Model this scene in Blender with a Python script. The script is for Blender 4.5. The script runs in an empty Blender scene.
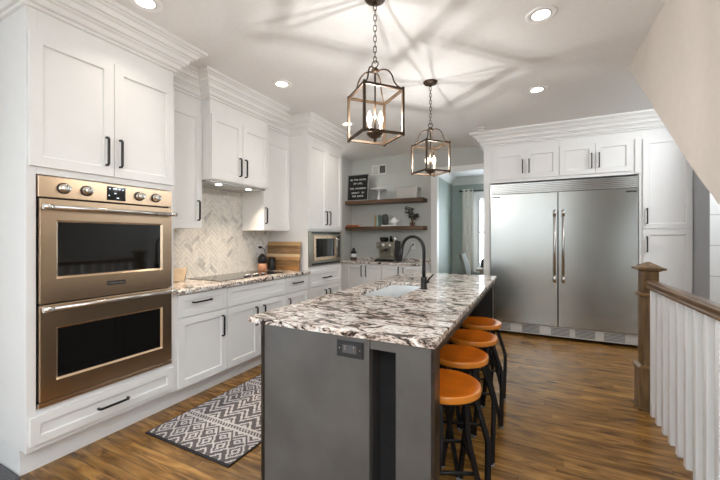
import bpy, bmesh, math, random
from mathutils import Vector, Matrix
random.seed(7)
PI = math.pi
C = bpy.context.scene.collection
scn = bpy.context.scene

# ------------------------------------------------------------ camera, world, lights
EYE = 1.325
cam = bpy.data.objects.new('camera', bpy.data.cameras.new('camera'))
C.objects.link(cam)
cam.location = (0, 0, EYE)
cam.rotation_euler = (PI/2, 0, math.radians(26.6))
cam.data.sensor_width = 36.0
cam.data.lens = 345.0/720*36
cam.data.shift_y = -3.0/720
cam.data.clip_start = 0.05
scn.camera = cam

w = bpy.data.worlds.new('world'); scn.world = w; w.use_nodes = True
wn = w.node_tree.nodes
wn['Background'].inputs['Color'].default_value = (0.86, 0.93, 1.0, 1)
wn['Background'].inputs['Strength'].default_value = 0.6

scn.view_settings.view_transform = 'Standard'
scn.view_settings.look = 'None'
scn.view_settings.exposure = 0.70
scn.view_settings.gamma = 1.0
scn.cycles.max_bounces = 16
scn.cycles.diffuse_bounces = 10
scn.view_settings.use_curve_mapping = False

def area(name, loc, rot, sx, sy, energy, color, spread=None):
    l = bpy.data.lights.new(name, 'AREA'); l.shape = 'RECTANGLE'
    l.size = sx; l.size_y = sy; l.energy = energy; l.color = color
    if spread: l.spread = spread
    o = bpy.data.objects.new(name, l); C.objects.link(o)
    o.location = loc; o.rotation_euler = rot
    return o
DAY = (0.82, 0.92, 1.0)
# daylight entering through the rear windows and in the dining room
for dx, dw in ((-1.85, 2.1), (0.25, 1.7), (1.90, 1.2)):
    area('daylight_rear', (dx, -3.36, 1.68), (PI/2, 0, 0), dw, 1.6, 6.0*dw, DAY)
area('daylight_dining', (-0.55, 8.1, 1.45), (-PI/2, 0, 0), 1.0, 1.4, 27, DAY)
area('fill_right', (2.86, -1.65, 1.45), (PI/2, 0, PI/2), 2.5, 1.9, 22, DAY)  # added fill for the left cabinet run, set in an invented window
area('fill_left', (-3.20, -1.75, 1.45), (PI/2, 0, -PI/2), 2.1, 1.9, 62, DAY)  # added fill for the balusters and stair wall, through a made-up window
# added fill over the stair landing, hidden behind the boxed-in stairs
area('landing_fill', (1.75, 4.0, 2.70), (math.radians(25), math.radians(38), 0), 1.3, 0.6, 26, (0.93, 0.97, 1.0))
# added soft overhead fill behind the camera, without a fixture
area('room_fill', (0.6, -1.6, 2.74), (0, 0, 0), 3.0, 2.0, 72, (0.88, 0.94, 1.0))
# small added fill for the dim shelf wall, hidden behind the microwave tower
area('coffee_corner_fill', (-2.90, 4.80, 2.74), (0, math.radians(18), 0), 0.15, 0.3, 3.5, (1.0, 0.97, 0.92))
WARM = (1.0, 0.90, 0.78)
CAN_W, BULB_W, HOOD_W = 0.9, 8.8, 5.2

# ------------------------------------------------------------ materials
def nmat(name):
    m = bpy.data.materials.new(name); m.use_nodes = True
    return m, m.node_tree, m.node_tree.nodes['Principled BSDF']
def paint(name, col, rough=0.5, metal=0.0, var=0.03, scale=9, bump=0.0, coat=0.0, spec=None):
    m, t, b = nmat(name)
    n = t.nodes.new('ShaderNodeTexNoise'); n.inputs['Scale'].default_value = scale; n.inputs['Detail'].default_value = 4
    tc = t.nodes.new('ShaderNodeTexCoord'); t.links.new(tc.outputs['Object'], n.inputs['Vector'])
    r = t.nodes.new('ShaderNodeValToRGB')
    r.color_ramp.elements[0].position = 0.3; r.color_ramp.elements[1].position = 0.7
    r.color_ramp.elements[0].color = tuple(c*(1-var) for c in col)+(1,)
    r.color_ramp.elements[1].color = tuple(min(1, c*(1+var)) for c in col)+(1,)
    t.links.new(n.outputs['Fac'], r.inputs['Fac']); t.links.new(r.outputs['Color'], b.inputs['Base Color'])
    b.inputs['Roughness'].default_value = rough; b.inputs['Metallic'].default_value = metal
    b.inputs['Coat Weight'].default_value = coat
    if spec is not None: b.inputs['Specular IOR Level'].default_value = spec
    if bump:
        bp = t.nodes.new('ShaderNodeBump'); bp.inputs['Strength'].default_value = bump; bp.inputs['Distance'].default_value = 0.01
        t.links.new(n.outputs['Fac'], bp.inputs['Height']); t.links.new(bp.outputs['Normal'], b.inputs['Normal'])
    return m
def emit(name, col, s):
    m, t, b = nmat(name)
    b.inputs['Base Color'].default_value = col+(1,)
    b.inputs['Emission Color'].default_value = col+(1,); b.inputs['Emission Strength'].default_value = s
    return m
def brushed(name, col, rough, axis, aniso=True):
    """brushed steel: fine streaks along one axis vary roughness and tone"""
    m, t, b = nmat(name)
    tc = t.nodes.new('ShaderNodeTexCoord'); mp = t.nodes.new('ShaderNodeMapping')
    sc = [500, 500, 500]; sc[axis] = 3.0; mp.inputs['Scale'].default_value = sc
    n = t.nodes.new('ShaderNodeTexNoise'); n.inputs['Scale'].default_value = 1.0; n.inputs['Detail'].default_value = 3
    t.links.new(tc.outputs['Object'], mp.inputs['Vector']); t.links.new(mp.outputs['Vector'], n.inputs['Vector'])
    mr = t.nodes.new('ShaderNodeMapRange'); mr.inputs['To Min'].default_value = rough*0.99; mr.inputs['To Max'].default_value = rough*1.01
    t.links.new(n.outputs['Fac'], mr.inputs['Value']); t.links.new(mr.outputs['Result'], b.inputs['Roughness'])
    b.inputs['Base Color'].default_value = col+(1,); b.inputs['Metallic'].default_value = 1.0
    return m

M = {}
M['white'] = paint('cabinet_white_paint', (0.80, 0.795, 0.785), 0.38, var=0.01)
M['trimw'] = paint('trim_white_paint', (0.86, 0.855, 0.845), 0.45, var=0.01)
M['ceil'] = paint('ceiling_paint', (0.80, 0.795, 0.785), 0.9, var=0.02, scale=30)
M['wall'] = paint('greige_wall_paint', (0.54, 0.55, 0.525), 0.85, var=0.02, scale=20)
M['warmlit'] = paint('greige_wall_warm_lit', (0.66, 0.60, 0.54), 0.85, var=0.02, scale=20)  # greige wall with the warm lamplight on it mixed into the colour
M['greyw'] = paint('cool_grey_wall_paint', (0.40, 0.41, 0.43), 0.85, var=0.02, scale=20)
M['sage'] = paint('sage_wall_paint', (0.37, 0.425, 0.395), 0.5, var=0.02, scale=20)
M['steel'] = brushed('stainless_steel', (0.60, 0.60, 0.58), 0.24, 0)
M['steelv'] = brushed('stainless_steel_upright', (0.42, 0.42, 0.395), 0.25, 2)
M['bronze'] = brushed('stainless_steel_warm_reflection', (0.62, 0.465, 0.325), 0.27, 0)  # plain stainless; the brown room it reflects is tinted into the base colour
M['chrome'] = paint('polished_chrome', (0.80, 0.79, 0.77), 0.16, 1.0, var=0.01)
M['satin'] = paint('satin_nickel', (0.62, 0.59, 0.56), 0.26, 1.0, var=0.02)
M['silver'] = paint('silver_grille', (0.62, 0.62, 0.61), 0.4, 0.25, var=0.02)
M['pewter'] = paint('pewter_steel', (0.36, 0.34, 0.28), 0.3, 1.0, var=0.04)
M['black'] = paint('black_metal', (0.012, 0.011, 0.011), 0.35, 0.3, var=0.1)
M['rubber'] = paint('black_plastic', (0.012, 0.012, 0.013), 0.45, var=0.1)
M['bglass'] = paint('black_oven_glass', (0.006, 0.006, 0.006), 0.05, var=0.1, spec=0.8)
M['cooktop'] = paint('black_ceramic_glass', (0.01, 0.01, 0.01), 0.06, var=0.1, spec=0.9)
M['lantern'] = paint('aged_bronze', (0.058, 0.034, 0.018), 0.5, 0.45, var=0.15, scale=25)
M['islandp'] = paint('dark_zinc_panel', (0.115, 0.109, 0.104), 0.42, 0.35, var=0.16, scale=5)
M['islandd'] = paint('dark_charcoal_paint', (0.035, 0.032, 0.030), 0.45, var=0.1)
M['angle'] = paint('dark_steel_angle', (0.06, 0.05, 0.043), 0.3, 0.8, var=0.2)
M['seat'] = paint('orange_stained_wood', (0.70, 0.165, 0.006), 0.22, var=0.22, scale=6, coat=0.5)
M['seatrim'] = paint('orange_wood_edge', (0.70, 0.235, 0.025), 0.25, var=0.15, scale=6, coat=0.4)
M['stoolm'] = paint('stool_black_steel', (0.016, 0.017, 0.019), 0.4, 0.5, var=0.15)
M['whitep'] = paint('white_ceramic', (0.80, 0.80, 0.78), 0.25, var=0.01)
M['plastic'] = paint('white_plastic', (0.75, 0.74, 0.72), 0.4, var=0.01)
M['linen'] = paint('linen_curtain', (0.84, 0.81, 0.73), 0.9, var=0.05, scale=40)
M['uphol'] = paint('grey_green_upholstery', (0.20, 0.205, 0.175), 0.9, var=0.1, scale=60)
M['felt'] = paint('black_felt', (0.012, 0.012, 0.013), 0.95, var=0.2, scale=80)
M['letter'] = paint('white_letters', (0.80, 0.79, 0.76), 0.5, var=0.01)
M['slot'] = paint('dark_grey_louver', (0.10, 0.10, 0.10), 0.6)
M['frameg'] = paint('pale_grey_frame', (0.30, 0.295, 0.285), 0.5, var=0.05)
M['peach'] = paint('peach_wood', (0.62, 0.31, 0.18), 0.45, var=0.1)
M['tan'] = paint('tan_tray', (0.48, 0.36, 0.24), 0.5, var=0.1)
M['leaf'] = paint('dark_green_leaf', (0.035, 0.060, 0.028), 0.5, var=0.35, scale=30)
M['leafb'] = paint('brown_stem', (0.10, 0.060, 0.028), 0.7, var=0.3, scale=30)
M['terra'] = paint('brown_pot', (0.16, 0.09, 0.055), 0.6, var=0.15)
M['orange'] = paint('orange_book_cover', (0.40, 0.12, 0.025), 0.5, var=0.2)
M['paper'] = paint('book_pages', (0.70, 0.65, 0.55), 0.8, var=0.1, scale=60)
M['teal'] = paint('pale_teal_cover', (0.30, 0.42, 0.37), 0.6, var=0.1)
M['ochre'] = paint('ochre_cover', (0.45, 0.26, 0.10), 0.6, var=0.1)
M['bin'] = paint('pale_grey_bin', (0.50, 0.48, 0.455), 0.6, var=0.05)
M['maroon'] = paint('dark_red_glaze', (0.055, 0.02, 0.02), 0.3, var=0.2)
M['carpet'] = paint('charcoal_carpet', (0.105, 0.105, 0.11), 0.95, var=0.35, scale=120, bump=0.3)
M['rugk'] = paint('rug_black', (0.022, 0.019, 0.020), 0.95, var=0.3, scale=150)
M['rugg'] = paint('rug_dark_grey', (0.115, 0.100, 0.105), 0.95, var=0.3, scale=150)
M['rugw'] = paint('rug_ivory', (0.58, 0.545, 0.53), 0.95, var=0.12, scale=150)
M['lens'] = emit('lamp_lens', (1.0, 0.92, 0.80), 6.0)
def bulb_mat():
    m, t, b = nmat('glowing_bulb_glass')
    e = t.nodes.new('ShaderNodeEmission'); e.inputs['Color'].default_value = (1.0, 0.80, 0.55, 1); e.inputs['Strength'].default_value = 9.0
    tr = t.nodes.new('ShaderNodeBsdfTransparent'); mx = t.nodes.new('ShaderNodeMixShader'); mx.inputs['Fac'].default_value = 0.35
    t.links.new(tr.outputs['BSDF'], mx.inputs[1]); t.links.new(e.outputs['Emission'], mx.inputs[2]); t.links.new(mx.outputs['Shader'], t.nodes['Material Output'].inputs['Surface'])
    return m
M['bulb'] = bulb_mat()
M['led'] = emit('display_glow', (0.75, 0.85, 1.0), 0.55)

def glass(name, rough=0.0):
    m, t, b = nmat(name)
    b.inputs['Base Color'].default_value = (1, 1, 1, 1); b.inputs['Transmission Weight'].default_value = 1.0
    b.inputs['Roughness'].default_value = rough; b.inputs['IOR'].default_value = 1.02
    return m
M['pane'] = glass('window_pane')

def wood(name, dark, light, grain, scale, rough, coat=0.0, pore=0.12):
    """grain runs along `grain` axis of the object"""
    m, t, b = nmat(name)
    tc = t.nodes.new('ShaderNodeTexCoord'); mp = t.nodes.new('ShaderNodeMapping')
    s = [scale*9]*3; s[grain] = scale; mp.inputs['Scale'].default_value = s
    n = t.nodes.new('ShaderNodeTexNoise'); n.inputs['Scale'].default_value = 1; n.inputs['Detail'].default_value = 6; n.inputs['Distortion'].default_value = 0.6
    t.links.new(tc.outputs['Object'], mp.inputs['Vector']); t.links.new(mp.outputs['Vector'], n.inputs['Vector'])
    r = t.nodes.new('ShaderNodeValToRGB')
    r.color_ramp.elements[0].position = 0.32; r.color_ramp.elements[0].color = dark+(1,)
    r.color_ramp.elements[1].position = 0.68; r.color_ramp.elements[1].color = light+(1,)
    t.links.new(n.outputs['Fac'], r.inputs['Fac']); t.links.new(r.outputs['Color'], b.inputs['Base Color'])
    b.inputs['Roughness'].default_value = rough; b.inputs['Coat Weight'].default_value = coat
    return m
M['oakrail'] = wood('oak_rail', (0.10, 0.048, 0.018), (0.20, 0.105, 0.042), 1, 3.0, 0.35, 0.3)
M['oakpost'] = wood('oak_post', (0.095, 0.050, 0.018), (0.25, 0.145, 0.058), 2, 3.0, 0.4, 0.2)
M['walnut'] = wood('walnut_shelf', (0.055, 0.028, 0.013), (0.14, 0.07, 0.033), 0, 2.5, 0.5)
M['board'] = {}
BOARD = [((0.40, 0.24, 0.11), (0.52, 0.34, 0.17)), ((0.16, 0.085, 0.035), (0.36, 0.22, 0.11)), ((0.60, 0.43, 0.25), (0.70, 0.53, 0.34)),
         ((0.15, 0.075, 0.03), (0.30, 0.17, 0.07)), ((0.20, 0.10, 0.035), (0.42, 0.20, 0.06)), ((0.38, 0.20, 0.08), (0.50, 0.30, 0.14))]
for i, (a_, b_) in enumerate(BOARD): M['board'][i] = wood('board_strip_%d' % i, a_, b_, 0, 4.0, 0.5)
M['tablew'] = wood('table_wood', (0.25, 0.20, 0.16), (0.40, 0.33, 0.27), 0, 3, 0.5)

def floor_mat():
    m, t, b = nmat('oak_plank_floor'); L = t.links.new; N = t.nodes.new
    tc = N('ShaderNodeTexCoord')
    br = N('ShaderNodeTexBrick'); br.offset = 0.0; br.squash = 1.0
    br.inputs['Scale'].default_value = 1.0; br.inputs['Brick Width'].default_value = 1.15; br.inputs['Row Height'].default_value = 0.064
    br.inputs['Mortar Size'].default_value = 0.0009; br.inputs['Mortar Smooth'].default_value = 0.1
    br.inputs['Color1'].default_value = (0, 0, 0, 1); br.inputs['Color2'].default_value = (1, 1, 1, 1); br.inputs['Mortar'].default_value = (0.5, 0.5, 0.5, 1)
    RH = 0.064
    sx = N('ShaderNodeSeparateXYZ'); L(tc.outputs['Object'], sx.inputs['Vector'])
    dv = N('ShaderNodeMath'); dv.operation = 'DIVIDE'; dv.inputs[1].default_value = RH; L(sx.outputs['Y'], dv.inputs[0])
    fl = N('ShaderNodeMath'); fl.operation = 'FLOOR'; L(dv.outputs['Value'], fl.inputs[0])
    wn_ = N('ShaderNodeTexWhiteNoise'); wn_.noise_dimensions = '1D'; L(fl.outputs['Value'], wn_.inputs['W'])
    ma = N('ShaderNodeMath'); ma.operation = 'MULTIPLY_ADD'; ma.inputs[1].default_value = 1.9; L(wn_.outputs['Value'], ma.inputs[0]); L(sx.outputs['X'], ma.inputs[2])
    cb = N('ShaderNodeCombineXYZ'); L(ma.outputs['Value'], cb.inputs['X']); L(sx.outputs['Y'], cb.inputs['Y'])
    L(cb.outputs['Vector'], br.inputs['Vector'])
    # offset the grain per plank
    sep = N('ShaderNodeSeparateColor'); L(br.outputs['Color'], sep.inputs['Color'])
    off = N('ShaderNodeVectorMath'); off.operation = 'MULTIPLY_ADD'; off.inputs[1].default_value = (0.7, 7.3, 3.0)
    cmb = N('ShaderNodeCombineXYZ')
    for k in ('X', 'Y', 'Z'): L(sep.outputs['Red'], cmb.inputs[k])
    L(cmb.outputs['Vector'], off.inputs[0]); L(tc.outputs['Object'], off.inputs[2])
    mp = N('ShaderNodeMapping'); mp.inputs['Scale'].default_value = (2.0, 13, 1); L(off.outputs['Vector'], mp.inputs['Vector'])
    n = N('ShaderNodeTexNoise'); n.inputs['Scale'].default_value = 1.6; n.inputs['Detail'].default_value = 7; n.inputs['Distortion'].default_value = 1.1
    L(mp.outputs['Vector'], n.inputs['Vector'])
    r = N('ShaderNodeValToRGB'); e = r.color_ramp.elements
    e[0].position = 0.30; e[0].color = (0.090, 0.040, 0.010, 1)
    e[1].position = 0.72; e[1].color = (0.44, 0.235, 0.063, 1)
    x = e.new(0.5); x.color = (0.27, 0.133, 0.033, 1)
    L(n.outputs['Fac'], r.inputs['Fac'])
    hs = N('ShaderNodeHueSaturation'); mr = N('ShaderNodeMapRange'); mr.inputs['To Min'].default_value = 0.74; mr.inputs['To Max'].default_value = 1.22
    L(sep.outputs['Red'], mr.inputs['Value']); L(mr.outputs['Result'], hs.inputs['Value']); L(r.outputs['Color'], hs.inputs['Color'])
    mx = N('ShaderNodeMix'); mx.data_type = 'RGBA'; mx.inputs['B'].default_value = (0.03, 0.014, 0.006, 1)
    L(br.outputs['Fac'], mx.inputs['Factor']); L(hs.outputs['Color'], mx.inputs['A']); L(mx.outputs['Result'], b.inputs['Base Color'])
    mr2 = N('ShaderNodeMapRange'); mr2.inputs['To Min'].default_value = 0.20; mr2.inputs['To Max'].default_value = 0.30
    L(n.outputs['Fac'], mr2.inputs['Value']); L(mr2.outputs['Result'], b.inputs['Roughness'])
    bp = N('ShaderNodeBump'); bp.inputs['Strength'].default_value = 0.12; bp.inputs['Distance'].default_value = 0.004
    L(n.outputs['Fac'], bp.inputs['Height']); L(bp.outputs['Normal'], b.inputs['Normal'])
    return m
M['floor'] = floor_mat()

def granite():
    m, t, b = nmat('cream_granite'); L = t.links.new; N = t.nodes.new
    tc = N('ShaderNodeTexCoord')
    mp = N('ShaderNodeMapping'); mp.inputs['Scale'].default_value = (10.5, 20, 17); mp.inputs['Rotation'].default_value = (0, 0, 0.25)
    L(tc.outputs['Object'], mp.inputs['Vector'])
    n = N('ShaderNodeTexNoise'); n.inputs['Scale'].default_value = 1.0; n.inputs['Detail'].default_value = 9; n.inputs['Roughness'].default_value = 0.68; n.inputs['Distortion'].default_value = 1.3
    L(mp.outputs['Vector'], n.inputs['Vector'])
    r = N('ShaderNodeValToRGB'); e = r.color_ramp.elements
    e[0].position = 0.40; e[0].color = (0.022, 0.017, 0.017, 1)
    e[1].position = 0.585; e[1].color = (0.86, 0.85, 0.83, 1)
    for p, c in ((0.425, (0.075, 0.057, 0.052)), (0.45, (0.25, 0.19, 0.155)), (0.475, (0.58, 0.48, 0.42)), (0.53, (0.76, 0.69, 0.63))):
        x = e.new(p); x.color = c+(1,)
    L(n.outputs['Fac'], r.inputs['Fac'])
    v = N('ShaderNodeTexVoronoi'); v.inputs['Scale'].default_value = 85; L(tc.outputs['Object'], v.inputs['Vector'])
    sp = N('ShaderNodeSeparateColor'); L(v.outputs['Color'], sp.inputs['Color'])
    mr = N('ShaderNodeMapRange'); mr.inputs['From Min'].default_value = 0.86; mr.inputs['From Max'].default_value = 0.9; mr.inputs['To Max'].default_value = 0.55
    L(sp.outputs['Red'], mr.inputs['Value'])
    mx = N('ShaderNodeMix'); mx.data_type = 'RGBA'; mx.inputs['B'].default_value = (0.12, 0.10, 0.095, 1)
    L(mr.outputs['Result'], mx.inputs['Factor']); L(r.outputs['Color'], mx.inputs['A'])
    L(mx.outputs['Result'], b.inputs['Base Color'])
    b.inputs['Roughness'].default_value = 0.10
    return m
M['granite'] = granite()

def marble(name, base, vein):
    m, t, b = nmat(name); L = t.links.new; N = t.nodes.new
    tc = N('ShaderNodeTexCoord'); n = N('ShaderNodeTexNoise'); n.inputs['Scale'].default_value = 16; n.inputs['Detail'].default_value = 5; n.inputs['Distortion'].default_value = 1.5
    L(tc.outputs['Object'], n.inputs['Vector'])
    r = N('ShaderNodeValToRGB'); e = r.color_ramp.elements
    e[0].position = 0.38; e[0].color = vein+(1,); e[1].position = 0.52; e[1].color = base+(1,)
    L(n.outputs['Fac'], r.inputs['Fac']); L(r.outputs['Color'], b.inputs['Base Color']); b.inputs['Roughness'].default_value = 0.3
    return m
MARB = [marble('marble_white', (0.74, 0.715, 0.67), (0.64, 0.62, 0.585)), marble('marble_pale_grey', (0.69, 0.67, 0.63), (0.56, 0.545, 0.52)),
        marble('marble_grey', (0.54, 0.525, 0.50), (0.42, 0.41, 0.40)), paint('tile_grout', (0.56, 0.55, 0.53), 0.9)]

def white_tile():
    m, t, b = nmat('white_tile'); L = t.links.new; N = t.nodes.new
    tc = N('ShaderNodeTexCoord'); mp = N('ShaderNodeMapping'); mp.inputs['Rotation'].default_value = (PI/2, 0, 0)
    L(tc.outputs['Object'], mp.inputs['Vector'])
    br = N('ShaderNodeTexBrick'); br.inputs['Scale'].default_value = 1; br.inputs['Brick Width'].default_value = 0.62; br.inputs['Row Height'].default_value = 0.31
    br.inputs['Mortar Size'].default_value = 0.006
    br.inputs['Color1'].default_value = (0.74, 0.75, 0.75, 1); br.inputs['Color2'].default_value = (0.70, 0.71, 0.71, 1); br.inputs['Mortar'].default_value = (0.5, 0.5, 0.5, 1)
    L(mp.outputs['Vector'], br.inputs['Vector']); L(br.outputs['Color'], b.inputs['Base Color']); b.inputs['Roughness'].default_value = 0.25
    return m
M['wtile'] = white_tile()

# ------------------------------------------------------------ mesh helpers
class MB:
    def __init__(s): s.v = []; s.f = []; s.m = []; s.sm = []
    def add(s, vs, fs, mat=0, smooth=False, T=None):
        o = len(s.v)
        s.v += [tuple(T @ Vector(p)) if T else tuple(p) for p in vs]
        for f in fs: s.f.append(tuple(i+o for i in f)); s.m.append(mat); s.sm.append(smooth)
        return s
    def box(s, x0, x1, y0, y1, z0, z1, mat=0, T=None):
        vs = [(x0,y0,z0),(x1,y0,z0),(x1,y1,z0),(x0,y1,z0),(x0,y0,z1),(x1,y0,z1),(x1,y1,z1),(x0,y1,z1)]
        return s.add(vs, [(0,3,2,1),(4,5,6,7),(0,1,5,4),(1,2,6,5),(2,3,7,6),(3,0,4,7)], mat, False, T)
    def tube(s, pts, r, n=10, mat=0, T=None, square=False, closed=False):
        P = [Vector(p) for p in pts]; k = len(P); rs = r if isinstance(r, (list, tuple)) else [r]*k
        if square: n = 4
        vs = []; up = None
        for i, p in enumerate(P):
            a = P[(i-1) % k] if (closed or i) else p; c = P[(i+1) % k] if (closed or i < k-1) else p
            d = (c-a).normalized()
            if up is None:
                up = Vector((0,0,1)) if abs(d.z) < 0.9 else Vector((1,0,0))
            x = d.cross(up).normalized(); up = x.cross(d).normalized()
            for j in range(n):
                t = 2*PI*j/n + (PI/4 if square else 0); rr = rs[i]*(1.41421 if square else 1)
                vs.append(p + (x*math.cos(t)+up*math.sin(t))*rr)
        fs = []
        for i in range(k if closed else k-1):
            for j in range(n):
                a = i*n; b = ((i+1) % k)*n
                fs.append((a+j, a+(j+1) % n, b+(j+1) % n, b+j))
        s.add(vs, fs, mat, not square, T)
        if not closed:
            o = len(s.v)-k*n
            s.f.append(tuple(o+j for j in reversed(range(n)))); s.m.append(mat); s.sm.append(False)
            s.f.append(tuple(o+(k-1)*n+j for j in range(n))); s.m.append(mat); s.sm.append(False)
        return s
    def lathe(s, prof, c=(0,0,0), n=28, mat=0, T=None, axis='z'):
        """prof: list of (r, h); closed at r=0 ends"""
        vs = []; fs = []; idx = []
        for r, h in prof:
            if r < 1e-6: idx.append([len(vs)]*n); vs.append((0,0,h))
            else:
                idx.append(list(range(len(vs), len(vs)+n)))
                vs += [(r*math.cos(2*PI*j/n), r*math.sin(2*PI*j/n), h) for j in range(n)]
        for a, b in zip(idx, idx[1:]):
            for j in range(n):
                q = []
                for i in (a[j], a[(j+1) % n], b[(j+1) % n], b[j]):
                    if i not in q: q.append(i)
                if len(q) > 2: fs.append(tuple(q))
        if axis == 'x': vs = [(p[2], p[1], -p[0]) for p in vs]
        if axis == 'y': vs = [(p[0], p[2], -p[1]) for p in vs]
        vs = [(p[0]+c[0], p[1]+c[1], p[2]+c[2]) for p in vs]
        return s.add(vs, fs, mat, True, T)
    def prism(s, poly, axis, a, b, mat=0, T=None):
        """poly 2D list; extruded along axis from a to b. axis x: poly=(y,z); y: (x,z); z: (x,y)"""
        def P(q, t): return {'x': (t, q[0], q[1]), 'y': (q[0], t, q[1]), 'z': (q[0], q[1], t)}[axis]
        n = len(poly); vs = [P(q, a) for q in poly]+[P(q, b) for q in poly]
        fs = [tuple(reversed(range(n))), tuple(range(n, 2*n))]+[(i, (i+1) % n, n+(i+1) % n, n+i) for i in range(n)]
        return s.add(vs, fs, mat, False, T)
    def build(s, name, mat, parent=None, bevel=0.0, seg=2, loc=None, rot=None):
        me = bpy.data.meshes.new(name); me.from_pydata(s.v, [], s.f)
        for m in (mat if isinstance(mat, (list, tuple)) else [mat]): me.materials.append(m)
        for p, mi, sm in zip(me.polygons, s.m, s.sm): p.material_index = mi; p.use_smooth = sm
        bm = bmesh.new(); bm.from_mesh(me); bmesh.ops.recalc_face_normals(bm, faces=bm.faces); bm.to_mesh(me); bm.free()
        o = bpy.data.objects.new(name, me); C.objects.link(o)
        if parent: o.parent = parent
        if loc: o.location = loc
        if rot: o.rotation_euler = rot
        if bevel:
            b = o.modifiers.new('bevel', 'BEVEL'); b.width = bevel; b.segments = seg; b.limit_method = 'ANGLE'; b.angle_limit = math.radians(40)
        return o
def tag(o, label, cat, group=None):
    o['label'] = label; o['category'] = cat
    if group: o['group'] = group
    return o
def thing(name, label, cat, loc=(0,0,0), rz=0.0, group=None):
    o = bpy.data.objects.new(name, None); C.objects.link(o); o.empty_display_size = 0.1
    o.location = loc; o.rotation_euler = (0, 0, rz)
    return tag(o, label, cat, group)
def struct(name, mb, mat, bevel=0.0, label=None):
    o = mb.build(name, mat, None, bevel); o['kind'] = 'structure'
    if label: o['label'] = label
    return o
def copy_tree(o, parent=None):
    c = o.copy(); C.objects.link(c)
    if parent: c.parent = parent
    for ch in list(o.children): copy_tree(ch, c)
    return c
def bez(p0, p1, p2, p3, n=10):
    out = []
    for i in range(n+1):
        t = i/n; u = 1-t
        out.append(tuple(u**3*a+3*u*u*t*b+3*u*t*t*c+t**3*d for a, b, c, d in zip(p0, p1, p2, p3)))
    return out

# ------------------------------------------------------------ room shell
CEIL = 2.77
XL, YB = -3.05, 5.75            # left kitchen wall, far kitchen wall
YR, XR = -3.30, 2.70            # wall behind the camera, far right wall
HX0, HX1, HY0, HY1 = 0.90, 1.66, 0.30, 3.28      # stair opening
mb = MB()
for x0, x1, y0, y1 in ((XL-.12, HX0, YR-.12, YB), (HX1, XR+.12, YR-.12, YB), (HX0, HX1, YR-.12, HY0), (HX0, HX1, HY1, YB), (-1.80, 1.7, YB, 8.15)):
    mb.box(x0, x1, y0, y1, -0.05, 0.0)
struct('floor', mb, M['floor'])
mb = MB(); mb.box(XL-.12, XR+.12, YR-.12, YB+.12, CEIL, CEIL+.08)
struct('ceiling', mb, M['ceil'])
def side_wall(name, x0, x1, a, b, z0, z1, y0=YR-.12, y1=YB+.12):
    m_ = MB(); m_.box(x0, x1, y0, a, 0, CEIL); m_.box(x0, x1, b, y1, 0, CEIL); m_.box(x0, x1, a, b, 0, z0); m_.box(x0, x1, a, b, z1, CEIL)
    return struct(name, m_, M['wall'])
def side_window(name, x0, x1, ra, rb, rz0, rz1):
    m_ = MB(); mid = (ra+rb)/2; xm = (x0+x1)/2
    for a, b, c, d in ((ra, rb, rz0, rz0+.05), (ra, rb, rz1-.05, rz1), (ra, ra+.05, rz0+.05, rz1-.05), (rb-.05, rb, rz0+.05, rz1-.05), (mid-.03, mid+.03, rz0+.05, rz1-.05)): m_.box(x0+.03, x1-.03, a, b, c, d)
    o = struct(name, m_, M['trimw'])
    m_ = MB(); m_.box(xm-.003, xm+.003, ra+.05, mid-.03, rz0+.05, rz1-.05); m_.box(xm-.003, xm+.003, mid+.03, rb-.05, rz0+.05, rz1-.05); m_.build('pane', M['pane'], o)
side_wall('wall_left', XL-.12, XL, -2.8, -.7, .5, 2.4)
side_window('fill_window_6', XL-.12, XL, -2.8, -.7, .5, 2.4)  # unseen window, added to let the left fill in
# far wall with the cased opening to the dining room
DX0, DX1, DZ = -1.445, -0.50, 2.41
mb = MB(); mb.box(XL, DX0, YB, YB+.12, 0, CEIL); mb.box(DX0, DX1, YB, YB+.12, DZ, CEIL); mb.box(DX1, XR, YB, YB+.12, 0, CEIL)
struct('wall_far', mb, M['wall'])
mb = MB()
mb.box(DX0-.09, DX0+.012, YB-.018, YB+.12, 0, DZ+.075); mb.box(DX1-.012, DX1+.09, YB-.018, YB+.12, 0, DZ+.075); mb.box(DX0+.012, DX1-.012, YB-.018, YB+.12, DZ-.012, DZ+.075)
struct('trim_1', mb, M['trimw'], 0.003)
# rear wall with two windows
mb = MB()
wins = [(-2.90, -0.80), (-0.60, 1.10), (1.30, 2.50)]
zs0, zs1 = 0.88, 2.48
mb.box(XL, XR, YR-.12, YR, 0, zs0); mb.box(XL, XR, YR-.12, YR, zs1, CEIL)
for a, b in ((XL, wins[0][0]), (wins[0][1], wins[1][0]), (wins[1][1], wins[2][0]), (wins[2][1], XR)): mb.box(a, b, YR-.12, YR, zs0, zs1)
struct('wall_rear', mb, M['wall'])
def window(name, x0, x1, z0, z1, y0, y1, inner):
    f = MB()
    for a, b, c, d in ((x0, x1, z0, z0+.05), (x0, x1, z1-.05, z1), (x0, x0+.05, z0+.05, z1-.05), (x1-.05, x1, z0+.05, z1-.05), (x0+.05, x1-.05, (z0+z1)/2-.02, (z0+z1)/2+.02)):
        f.box(a, b, y0+.03, y1-.03, c, d)
    for a, b, c, d in ((x0-.08, x1+.08, z1, z1+.08), (x0-.08, x1+.08, z0-.08, z0), (x0-.08, x0, z0, z1), (x1, x1+.08, z0, z1)):
        f.box(a, b, inner[0], inner[1], c, d)
    o = f.build(name, M['trimw'], None); o['kind'] = 'structure'
    p = MB(); ym = (y0+y1)/2
    p.box(x0+.05, x1-.05, ym-.003, ym+.003, z0+.05, (z0+z1)/2-.02); p.box(x0+.05, x1-.05, ym-.003, ym+.003, (z0+z1)/2+.02, z1-.05)
    p.build('pane', M['pane'], o)
    return o
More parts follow.
